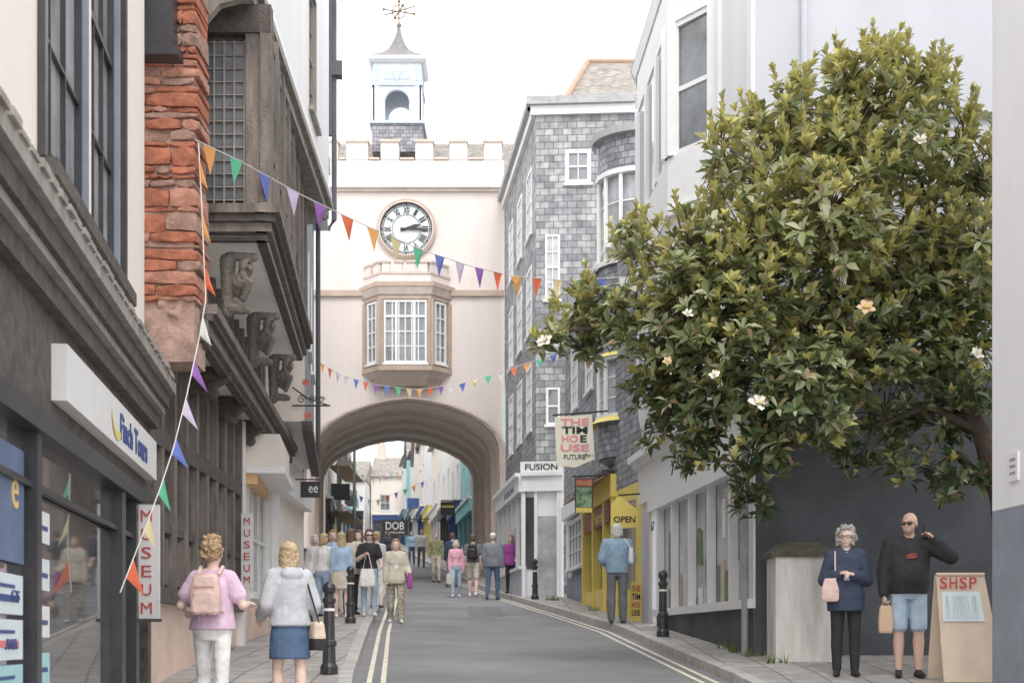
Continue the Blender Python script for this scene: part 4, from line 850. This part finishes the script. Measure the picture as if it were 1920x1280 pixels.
def person(kind,x,Y,H,ang,c,zoff=.12,voxel=.013):
    s=H/1.7; fem=kind.startswith('woman'); E=empty(kind,(x,Y,g(Y)+zoff),math.radians(ang)); Bo=Body(s)
    top=c['top'];bot=c['bot'];skin=c.get('skin',SKP);lean=c.get('lean',0.03);pad=c.get('pad',.012)
    U=lambda p:Vector((p[0],p[1]-lean*max(0,p[2]-.9),p[2]))
    aL=c.get('legL',((.03,0,-1),(0,.02,-1))); aR=c.get('legR',((-.03,0,-1),(0,.02,-1)))
    bt=c.get('btype','trousers'); hipx=.088; joints=[]
    low=9
    for sg,lg in ((1,aL),(-1,aR)):
        hp=Vector((sg*hipx,0,.88)); kn=hp+nv3(lg[0])*.42; an=kn+nv3(lg[1])*.39; joints.append((hp,kn,an)); low=min(low,an.z)
    dz=.075-low
    for sg,(hp,kn,an) in zip((1,-1),joints):
        o=Vector((0,0,dz)); hp=hp+o;kn=kn+o;an=an+o
        kc=kn+Vector((0,.015,-.1))
        if bt=='trousers':
            w=c.get('wide',0); Bo.cone(hp,kn,.092,.064+w*.5,bot); Bo.cone(kn,kc,.064+w*.5,.062+w,bot); Bo.cone(kc,an+Vector((0,0,.015)),.062+w,.046+w,bot); Bo.cone(an+Vector((0,0,.03)),an,.036,.034,skin)
        else:
            Bo.cone(hp,kn,.084,.055,skin); Bo.cone(kn,kc,.053,.060,skin); Bo.cone(kc,an,.060,.035,skin)
            if bt=='shorts': Bo.cone(hp,hp.lerp(kn,.82),.098,.090,bot); Bo.ell(hp.lerp(kn,.9),(.087,.087,.03),bot)
        ft=nv3((sg*.18,-1,0)); fz=Vector((0,0,-.045)); sh=c.get('shoes',BLACKP); Bo.cone(an+fz-ft*.045,an+fz+ft*.09,.037,.036,sh); Bo.cone(an+fz+ft*.08,an+fz+ft*.15+Vector((0,0,-.006)),.036,.025,sh)
        if bt!='trousers' : Bo.cone(an,an+fz*.6,.036,.036,c.get('sock',sh))
    if fem: R=[(.80,.15,.11),(.88,.178,.132),(.94,.17,.125),(1.06,.132,.10),(1.2,.15,.112),(1.32,.158,.108),(1.385,.13,.08),(1.43,.06,.055)]
    else: R=[(.80,.14,.10),(.88,.16,.115),(.94,.16,.115),(1.06,.152,.112),(1.2,.175,.122),(1.32,.19,.12),(1.39,.155,.09),(1.44,.07,.06)]
    belly=c.get('belly',0); o=dz
    def rg(z,rx,ry,e=0): u=U((0,0,z)); bz=belly*math.exp(-((z-1.05)/.14)**2); return (z+o,0,u.y-bz*.5,rx+e+bz*.6,ry+e+bz)
    hem=c.get('hem',.93)
    Bo.loft([rg(z,a,b) for z,a,b in R if z<1.1],bot)
    fl=c.get('flare',0)
    zs=[z for z in np.linspace(hem,1.43,9)]
    rin=lambda z,k:float(np.interp(z,[r[0] for r in R],[r[k] for r in R]))
    Bo.loft([rg(z,max(rin(z,1),.15 if z<1.3 and pad>.02 else 0),rin(z,2),pad+(fl*(1.1-z)/.3 if z<1.1 else 0)) for z in zs],top)
    if fem:
        for sg in (1,-1): Bo.ell(U((sg*.068,-.075,1.215+o)),(.062+pad*.5,.055+pad*.5,.06),top)
    if bt=='skirt': Bo.loft([(.56+o,0,0,.205,.17),(.60+o,0,0,.205,.168),(.80+o,0,0,.195,.148),(.96+o,0,0,.16,.12)],bot)
    Z0=Vector((0,0,o))
    sx=.152 if fem else .185
    for sg,k in ((1,'armL'),(-1,'armR')):
        up,fo,*rest=c.get(k,((.12*sg,.05,-1),(.05*sg,-.2,-1)))
        sh=U((sg*sx,0,1.365))+Z0; el=sh+nv3(up)*.285; wr=el+nv3(fo)*.235; sl=c.get('sleeve','long')
        pn=Vector(rest[0]).normalized() if rest else Vector((-sg,0,0)); curl=rest[1] if len(rest)>1 else .5
        ar=.052 if fem else .06
        Bo.cone(U((sg*.07,0,1.375))+Z0,sh,.055+pad,ar+pad,top)
        if sl=='long': Bo.cone(sh,el,ar+pad,ar-.006+pad,top); Bo.cone(el,el.lerp(wr,.93),ar-.006+pad,.034+pad*.8,top); Bo.cone(el.lerp(wr,.85),wr,.026,.024,skin)
        else:
            Bo.cone(sh,sh.lerp(el,.62),ar+pad,ar+.008+pad,top); Bo.cone(sh,el,ar-.004,.041,skin); Bo.cone(el,wr,.043,.027,skin)
        d=nv3(fo); pn=(pn-d*pn.dot(d)).normalized(); sd=d.cross(pn)
        th=sd if sd.dot(Vector((0,-1,.3)))>0 else -sd
        for kk,(off,ln) in enumerate(((.028,.070),(.010,.080),(-.009,.074),(-.027,.056))):
            kn=wr+d*.082+th*off; Bo.cone(wr+d*.01+th*off*.5,kn,.015,.012,skin)
            c1=curl; d1=(d*math.cos(c1)+pn*math.sin(c1)); d2=(d*math.cos(c1*2.3)+pn*math.sin(c1*2.3)); m1=kn+d1*ln*.55
            Bo.cone(kn,m1,.0098,.009,skin); Bo.cone(m1,m1+d2*ln*.5,.009,.0078,skin)
        t1=wr+d*.03+th*.024; t2=t1+(th*.6+d*.7+pn*.35)*.042; Bo.cone(wr+d*.015+th*.012,t1,.015,.013,skin); Bo.cone(t1,t2,.0125,.0105,skin); Bo.cone(t2,t2+(d*.9+pn*.4)*.03,.0105,.009,skin)
        c['_w'+k]=wr*s; c['_h'+k]=(wr+d*.09+pn*.02)*s
    if 'inner' in c: Bo.cone(U((0,-.085-pad*.6,1.12))+Z0,U((0,-.035-pad*.5,1.385))+Z0,.05,.055,c['inner'])
    if c.get('hood'): Bo.ell(U((0,.085,1.385))+Z0,(.12,.07,.075),top)
    nb=U((0,0,1.40))+Z0; hc=U((0,-.015,1.465))+Z0; hh=.232
    yaw=math.radians(c.get('yaw',0)); pit=math.radians(c.get('pitch',0)); hm=Matrix.Translation(hc*s)@Matrix.Rotation(yaw,4,'Z')@Matrix.Rotation(pit,4,'X')
    Bo.cone(nb,hc+Vector((0,.012,.06)),.056,.052,skin)
    HB=Body(s); q=lambda x_,y_,z_:Vector((x_*hh,y_*hh,z_*hh))
    HB.ell(q(0,.06,.62),(.335*hh,.42*hh,.385*hh),skin); HB.ell(q(0,-.10,.34),(.275*hh,.28*hh,.31*hh),skin); HB.ell(q(0,-.16,.12),(.17*hh,.19*hh,.13*hh),skin)
    HB.cone(q(0,-.345,.54),q(0,-.43,.36),.032*hh,.055*hh,skin)
    for sg in (1,-1):
        HB.ell(q(.335*sg,.03,.46),(.04*hh,.08*hh,.13*hh),skin); HB.cone(q(.06*sg,-.36,.60),q(.2*sg,-.31,.615),.028*hh,.024*hh,skin); HB.ell(q(.16*sg,-.24,.36),(.1*hh,.09*hh,.09*hh),skin)
    HB.ell(q(0,-.345,.20),(.10*hh,.045*hh,.035*hh),LIP)
    if c.get('stubble'): HB.ell(q(0,-.17,.15),(.19*hh,.2*hh,.15*hh),c['stubble'])
    i0=len(Bo.p); Bo.p+=HB.p
    for i in range(i0,len(Bo.p)):
        p_=Bo.p[i]
        if p_[0]=='c': Bo.p[i]=('c',hm@p_[1],hm@p_[2],*p_[3:])
        else:
            r_=p_[2]
            if abs(math.sin(yaw))>.6: r_=Vector((r_.y,r_.x,r_.z))
            Bo.p[i]=('e',hm@p_[1],r_,p_[3])
    me=Bo.mesh(voxel); ob=bpy.data.objects.new('body',me); COL.objects.link(ob); ob.parent=E
    ex=MB()
    for sg in (1,-1):
        ex.ball(hm@(q(.135*sg,-.325,.50)*s),.05*hh*s,EYEW,8,(1.2,.6,.7)); ex.ball(hm@(q(.135*sg,-.35,.50)*s),.028*hh*s,EYED,8)
        if c.get('glasses'):
            cgl=hm@(q(.14*sg,-.40,.50)*s)
            if c['glasses']=='sun': ex.ball(cgl,.12*hh*s,EYED,10,(1.1,.35,.75))
            else: ex.tube([cgl+Vector((.1*hh*s*math.cos(t),0,.09*hh*s*math.sin(t))) for t in np.linspace(0,6.28,13)],.0022,BLK,4)
            ex.tube([cgl+Vector((.09*sg*hh*s,0,.02*hh)),hm@(q(.33*sg,.02,.52)*s)],.003,BLK,4)
    if c.get('glasses'): ex.tube([hm@(q(-.08,-.42,.52)*s),hm@(q(.08,-.42,.52)*s)],.003,BLK,4)
    ht=c.get('hair','short'); hmt=c.get('hairm',H_BR)
    if ht!='bald':
        Hb=Body(s); ad=lambda p_,r_,m_=hmt:Hb.p.append(('e',hm@(q(*p_)*s),Vector(r_)*hh*s,m_))
        if ht=='cap':
            cm_=c['capm']; ad((0,.06,.78),(.37,.45,.28),cm_); Hb.p.append(('c',hm@(q(-.12,-.35,.74)*s),hm@(q(.12,-.35,.74)*s),.09*hh*s,.09*hh*s,cm_)); Hb.p.append(('c',hm@(q(0,-.35,.74)*s),hm@(q(0,-.52,.70)*s),.12*hh*s,.1*hh*s,cm_)); ad((0,.22,.45),(.31,.26,.25))
        else:
            ad((0,.12,.72),(.365,.43,.345)); ad((0,.25,.50),(.33,.27,.32))
            for sg in (1,-1): ad((.27*sg,.06,.62),(.11,.22,.22))
            if ht=='bob' or ht=='curly': 
                for sg in (1,-1): ad((.31*sg,.08,.38),(.13,.2,.32))
                ad((0,.28,.25),(.32,.2,.3)); ad((0,-.18,.93),(.27,.18,.12))
            if ht=='curly':
                for _ in range(60):
                    t=random.uniform(0,6.28); zz=random.uniform(.05,1.08); rr=.47*math.sqrt(max(0.05,1-((zz-.5)/.75)**2))
                    xx,yy=rr*math.cos(t),.1+rr*math.sin(t)*1.0
                    if yy<-.14 and zz<.85: continue
                    ad((xx,yy,zz),(.09,.09,.09))
            if ht=='bun':
                ad((0,.2,1.08),(.26,.24,.2)); 
                for _ in range(44):
                    t=random.uniform(0,6.28); z_=random.uniform(.35,1.25); r_=.38 if z_<.85 else .29
                    if .18+r_*math.sin(t)>-.12: ad((r_*math.cos(t),.18+r_*math.sin(t),z_),(.085,.085,.085))
            if ht=='long':
                for sg in (1,-1): ad((.29*sg,.1,.35),(.13,.22,.4)); ad((.22*sg,.2,-.05),(.15,.16,.4))
                ad((0,.3,.15),(.34,.17,.5)); ad((0,.33,-.25),(.30,.13,.45)); ad((0,-.15,.93),(.25,.2,.12))
        hme=Hb.mesh(max(.009,voxel*.85),.016*s if ht in('curly','bun') else .009*s,60 if ht in('curly','bun') else 45,1 if ht in ('curly','bun') else 2)
        ho=bpy.data.objects.new('hair',hme); COL.objects.link(ho); ho.parent=E
    for fn in c.get('items',()): fn(ex,c,s,Z0)
    ex.obj('accessories',E,smooth=False)
    return E
def rb(mb,c,sz,m,taper=1.0):
    c=Vector(c);x,y,z=sz; R=[]
    for t,k in ((-.5,.82),(-.42,.97),(0,1),(.42,.97*taper),(.5,.8*taper)):
        pts=[]
        for j in range(16):
            a=2*math.pi*j/16; ca,sa=math.cos(a),math.sin(a); e=.35; pts.append(c+Vector((x/2*k*math.copysign(abs(ca)**e,ca),y/2*k*math.copysign(abs(sa)**e,sa),z*t)))
        R.append(pts)
    mb.rings(R,m)
def backpack(m):
    def f(mb,c,s,Z0):
        rb(mb,(0,.20*s,1.20*s),(.27*s,.15*s,.36*s),m,.85); rb(mb,(0,.285*s,1.13*s),(.2*s,.06*s,.19*s),m,.9); mb.tube([(-.09*s,.279*s,1.27*s),(.09*s,.279*s,1.27*s)],.005,TAN,5)
        mb.tube([(-.03,.2*s,1.38*s),(0,.2*s,1.43*s),(.03,.2*s,1.38*s)],.008,m,5)
        for sg in (1,-1): mb.tube([(sg*.09*s,.13*s,1.38*s),(sg*.10*s,.02*s,1.455*s),(sg*.11*s,-.09*s,1.38*s),(sg*.125*s,-.13*s,1.22*s),(sg*.15*s,-.05*s,1.08*s),(sg*.12*s,.12*s,1.05*s)],.017*s,m,6)
    return f
def bag(hand,m,sz=(.26,.10,.24),drop=.14,m2=None):
    def f(mb,c,s,Z0):
        h=c['_h'+hand]; ce=h+Vector((0,0,-drop-sz[2]/2)); rb(mb,ce,sz,m,.85)
        if m2: rb(mb,ce+Vector((0,0,-sz[2]*.3)),(sz[0]*1.03,sz[1]*1.05,sz[2]*.42),m2,1)
        mb.tube([ce+Vector((-sz[0]*.3,0,sz[2]*.45)),h+Vector((-.02,0,.0)),h+Vector((.02,0,0)),ce+Vector((sz[0]*.3,0,sz[2]*.45))],.008,m2 or m,5)
    return f
def shoulderbag(sg,m,sz=(.1,.30,.22),z=.95,y=0,m2=None):
    def f(mb,c,s,Z0):
        ce=Vector((sg*.25*s,y,z*s)); rb(mb,ce,sz,m,.85)
        if m2: rb(mb,ce+Vector((0,0,-sz[2]*.28)),(sz[0]*1.05,sz[1]*1.03,sz[2]*.45),m2,1)
        mb.tube([ce+Vector((0,-sz[1]*.35,sz[2]*.45)),(sg*.14*s,-.06*s,1.42*s),(sg*.13*s,.03*s,1.445*s),ce+Vector((0,sz[1]*.35,sz[2]*.45))],.009,m2 or m,5)
    return f
def chestbag(m):
    def f(mb,c,s,Z0): 
        rb(mb,(-.19*s,-.17*s,.98*s),(.20*s,.10*s,.26*s),m,.7); mb.tube([(-.13*s,-.16*s,1.1*s),(-.13*s,-.10*s,1.42*s),(-.14*s,.05*s,1.44*s),(-.22*s,-.1*s,1.1*s)],.01,m,5)
    return f
def phone(mb,c,s,Z0):
    h=c['_harmL']; rb(mb,h+Vector((-.035,-.01,.04)),(.012,.07,.14),BLACKP)
def chestprint(mb,c,s,Z0):
    for k in range(5): a=k*1.25; mb.tube([Vector((-.04+.03*math.cos(a),-.192*s,1.24*s+.02*math.sin(a))),Vector((.03+.03*math.cos(a+1),-.192*s,1.25*s+.025*math.sin(a+1)))],.006,REDL,5)
CL=cloth
LIL=CL((.72,.52,.66));GREYH=CL((.54,.54,.58));DEN=CL((.085,.14,.24));DENL=CL((.42,.54,.66));WHT=CL((.84,.82,.81));NV=CL((.05,.065,.11));BKC=CL((.032,.032,.036));BEI=CL((.62,.57,.48));PKB=CL((.74,.53,.49));BLU=CL((.40,.52,.70));GRY=CL((.22,.24,.27));PUR=CL((.38,.08,.35));DJ=CL((.30,.43,.56));DKG=CL((.17,.18,.20));PKV=CL((.80,.42,.52));PAPER=mat('kraft_paper',(.62,.45,.31),.8,.1)
TANB=CL((.70,.57,.45))
person('woman',X(398,12.3),12.3,1.63,176,dict(top=LIL,bot=WHT,hair='bun',hairm=H_ST,sleeve='short',shoes=WHT,pad=.022,hem=.90,flare=.02,belly=.03,
  armL=((.5,.1,-.95),(.1,-1,-.12),(0,0,-1),.8),armR=((-.5,.1,-.95),(.05,-1,.1),(0,0,-1),.8),legL=((.05,-.25,-1),(0,.05,-1)),legR=((-.03,.12,-1),(0,.35,-1)),items=[backpack(PKB)]),voxel=.0085)
person('woman',X(543,13.0),13.0,1.58,205,dict(top=GREYH,bot=DEN,btype='skirt',hair='long',hairm=H_BL,shoes=WHT,pad=.036,hem=.88,hood=True,yaw=-15,
  armL=((.3,.1,-1),(.0,-.8,-.4),(0,0,-1),.7),armR=((-.35,.0,-1),(-.1,-.7,-.5),(0,0,-1),.7),legL=((.04,-.15,-1),(0,.1,-1)),legR=((-.02,.1,-1),(0,.2,-1)),items=[shoulderbag(-1,TANB,(.13,.28,.26),.78,.05,BKC)]),voxel=.0085)
person('woman',X(1586,15.7),15.7,1.64,-8,dict(top=NV,bot=BKC,hair='curly',hairm=H_GR,inner=WHT,pad=.036,hem=.74,flare=.02,shoes=BKC,glasses='clear',yaw=-12,wide=.006,
  armL=((.28,.05,-1),(-.75,-.75,.25),(0,0,-1),.7),armR=((-.3,.1,-1),(.75,-.75,.3),(0,0,-1),.7),items=[chestbag(PKB)]),voxel=.008)
person('man',X(1704,15.6),15.6,1.80,-6,dict(top=BKC,bot=DENL,btype='shorts',hair='bald',skin=SK,stubble=mat('stubble',(.40,.26,.20),.7),pad=.03,hem=.86,belly=.05,glasses='sun',yaw=-28,shoes=BKC,hood=True,
  armL=((.72,-.5,-.45),(-.30,.10,.34),(-1,0,0),.6),armR=((-.22,.05,-1),(-.05,-.15,-1),(1,0,0),1.1),items=[bag('armR',PAPER,(.16,.10,.30),.03),phone,chestprint]),voxel=.008)
person('man',X(1157,25.6),25.6,1.78,172,dict(top=DJ,bot=DKG,hair='bob',hairm=H_WH,pad=.03,hem=.86,wide=.02,belly=.02,armR=((-.25,0,-1),(.1,-.8,.2),(0,0,-1),.7),armL=((.25,.1,-1),(-.1,-.8,-.2),(0,0,-1),.7),items=[shoulderbag(-1,WHT,(.08,.24,.28),1.15,.12)]))
person('woman',X(742,27.6),27.6,1.64,6,dict(top=BEI,bot=FLOR,hair='bob',hairm=H_ST,inner=WHT,pad=.036,hem=.80,flare=.03,wide=.018,shoes=WHT,armL=((.3,.1,-1),(.1,-.75,-.3),(0,0,-1),.7),legL=((.03,-.22,-1),(0,.0,-1)),legR=((-.03,.15,-1),(0,.35,-1)),items=[bag('armL',PUR,(.10,.28,.3),-.05)]),zoff=0)
WK=dict(legL=((.03,-.25,-1),(0,.05,-1)),legR=((-.03,.15,-1),(0,.4,-1))); WK2=dict(legR=((-.03,-.22,-1),(0,.05,-1)),legL=((.03,.14,-1),(0,.35,-1)))
A_=lambda sg:((.25*sg,.1,-1),(.0,-.7,-.3),(0,0,-1),.7)
grp=[('woman',590,31,1.60,20,dict(top=WHT,bot=GREYH,hair='bob',hairm=H_WH)),
('woman',606,27.9,1.62,150,dict(top=WHT,bot=BLU,hair='bob',hairm=H_BL,items=[shoulderbag(1,WHT,(.1,.25,.25),1.0)])),
('woman',624,30,1.70,10,dict(top=BLU,bot=DEN,hair='long',hairm=H_ST,btype='shorts')),
('woman',640,27.4,1.64,190,dict(top=BLU,bot=BEI,hair='long',hairm=H_BL,btype='skirt',shoes=WHT)),
('woman',657,28.6,1.72,160,dict(top=BEI,bot=BKC,hair='long',hairm=H_BR,pad=.03,hem=.8,items=[shoulderbag(-1,BKC,(.14,.34,.28),1.05)])),
('woman',674,30.5,1.70,-20,dict(top=TANB,bot=DEN,hair='long',hairm=H_BR)),
('woman',692,27.9,1.70,12,dict(top=BKC,bot=DENL,hair='bob',hairm=H_BR,glasses='sun',sleeve='short',shoes=WHT,armL=A_(1),armR=((-.3,.1,-1),(.5,-.7,.4),(0,0,-1),.7),items=[bag('armR',WHT,(.3,.1,.34),.3)])),
('woman',706,31.5,1.68,170,dict(top=GREYH,bot=WHT,hair='short',hairm=H_ST)),
('man',818,50.5,1.78,0,dict(top=STRP,bot=BEI,hair='short',hairm=H_GR,**WK)),
('man',848,47,1.80,160,dict(top=NV,bot=DKG,hair='short',hairm=H_BR,**WK2)),
('woman',855,40.3,1.62,5,dict(top=PKV,bot=DENL,hair='bob',hairm=H_WH,shoes=WHT,pad=.02,items=[bag('armR',BEI,(.22,.1,.3),.05)],**WK2)),
('man',887,41.0,1.80,175,dict(top=DKG,bot=BEI,btype='shorts',hair='short',hairm=H_BR,sleeve='short',shoes=WHT,items=[backpack(BKC)],**WK)),
('man',924,38.6,1.82,165,dict(top=GRY,bot=DEN,hair='cap',capm=WHT,hairm=H_GR,pad=.035,hem=.84,**WK2)),
('woman',958,40.2,1.64,-15,dict(top=PUR,bot=BKC,hair='bob',hairm=H_ST,pad=.03,hem=.82,armL=A_(1))),
('man',790,66,1.78,10,dict(top=WHT,bot=DKG,hair='short',hairm=H_BR,**WK)),('woman',772,70,1.66,0,dict(top=BLU,bot=DEN,hair='bob',hairm=H_BL,**WK2)),('woman',728,66,1.66,30,dict(top=DKG,bot=DEN,hair='bob',hairm=H_BR))]
for k_,px_,Y_,H_,an_,c_ in grp:
    x_=X(px_,Y_); onroad= kl(Y_)<x_<kr(Y_); person(k_,x_,Y_,H_,an_,c_,zoff=0 if onroad else .12,voxel=.016)
print('people',time.time()-T0)
for (px_,py_,Yq) in ((452,532,15.75),(497,636,18.2),(532,708,20.8)):
    b_=Body(); o=W(px_,py_,Yq)
    b_.ell((.06,-.03,.17),(.085,.11,.10),OAK); b_.cone((.10,-.12,.16),(.13,-.13,.13),.03,.025,OAK); b_.ell((0,0,-.02),(.11,.13,.15),OAK); b_.cone((.0,-.1,-.05),(.12,-.16,-.02),.05,.045,OAK); b_.cone((.12,-.16,-.02),(.05,-.12,-.2),.045,.035,OAK)
    b_.cone((-.15,0,.25),(-.15,0,-.32),.09,.06,OAK); b_.cone((-.1,-.02,-.28),(.06,-.05,-.30),.06,.05,OAK); b_.cone((-.12,-.02,.3),(.14,0,.29),.05,.05,OAK); b_.cone((.03,-.1,.08),(.1,-.13,.0),.035,.03,OAK)
    for sg in (-1,1): b_.ell((.12,-.09+.05*sg,.2),(.02,.02,.02),OAKD)
    me_=b_.mesh(.012,.008,30,2); ob=bpy.data.objects.new('carved_bracket',me_); ob.location=o; COL.objects.link(ob); ob.parent=MUS
b_=Body(); b_.cone((0,0,.25),(.12,0,-.0),.28,.22,STONEP); b_.cone((.05,0,-.05),(-.12,.0,-.45),.2,.12,STONEP); b_.ell((.15,-.05,.1),(.22,.22,.14),STONEP)
me_=b_.mesh(.02,.04,9,1); ob=bpy.data.objects.new('stone_corbel',me_); ob.location=(-3.54,14.55,4.80); COL.objects.link(ob); ob.parent=MUS
# ---------------- light, world, camera
el,az=math.radians(52),math.radians(172)
wd=bpy.data.worlds.new('World'); S.world=wd; wd.use_nodes=True; nt=wd.node_tree; nt.nodes.clear()
out=nt.nodes.new('ShaderNodeOutputWorld'); sky=nt.nodes.new('ShaderNodeTexSky'); sky.sky_type='NISHITA'; sky.sun_disc=False; sky.sun_elevation=el; sky.sun_rotation=az
hs=nt.nodes.new('ShaderNodeHueSaturation'); hs.inputs['Saturation'].default_value=.3
b1=nt.nodes.new('ShaderNodeBackground'); b1.inputs[1].default_value=.10; b2=nt.nodes.new('ShaderNodeBackground'); b2.inputs[0].default_value=(1,.99,.975,1); b2.inputs[1].default_value=1.7
ad=nt.nodes.new('ShaderNodeAddShader'); nt.links.new(sky.outputs[0],hs.inputs['Color']); nt.links.new(hs.outputs[0],b1.inputs[0]); nt.links.new(b1.outputs[0],ad.inputs[0]); nt.links.new(b2.outputs[0],ad.inputs[1]); nt.links.new(ad.outputs[0],out.inputs[0])
sd=bpy.data.lights.new('sun','SUN'); sd.energy=1.4; sd.angle=math.radians(20); sd.color=(1,.97,.92); so=bpy.data.objects.new('sun',sd); COL.objects.link(so)
dirv=Vector((math.sin(az)*math.cos(el),math.cos(az)*math.cos(el),math.sin(el))); so.rotation_euler=dirv.to_track_quat('Z','Y').to_euler()
cam=bpy.data.cameras.new('camera'); co=bpy.data.objects.new('camera',cam); COL.objects.link(co); co.location=(0,0,EYE); co.rotation_euler=(math.pi/2,0,0)
cam.lens=50; cam.sensor_width=36; cam.shift_y=.2917; cam.clip_end=2000; cam.clip_start=.1
cam.dof.use_dof=True; cam.dof.focus_distance=18; cam.dof.aperture_fstop=3.5
S.camera=co
S.view_settings.view_transform='Standard'; S.view_settings.look='None'; S.view_settings.exposure=0
print('done',time.time()-T0)
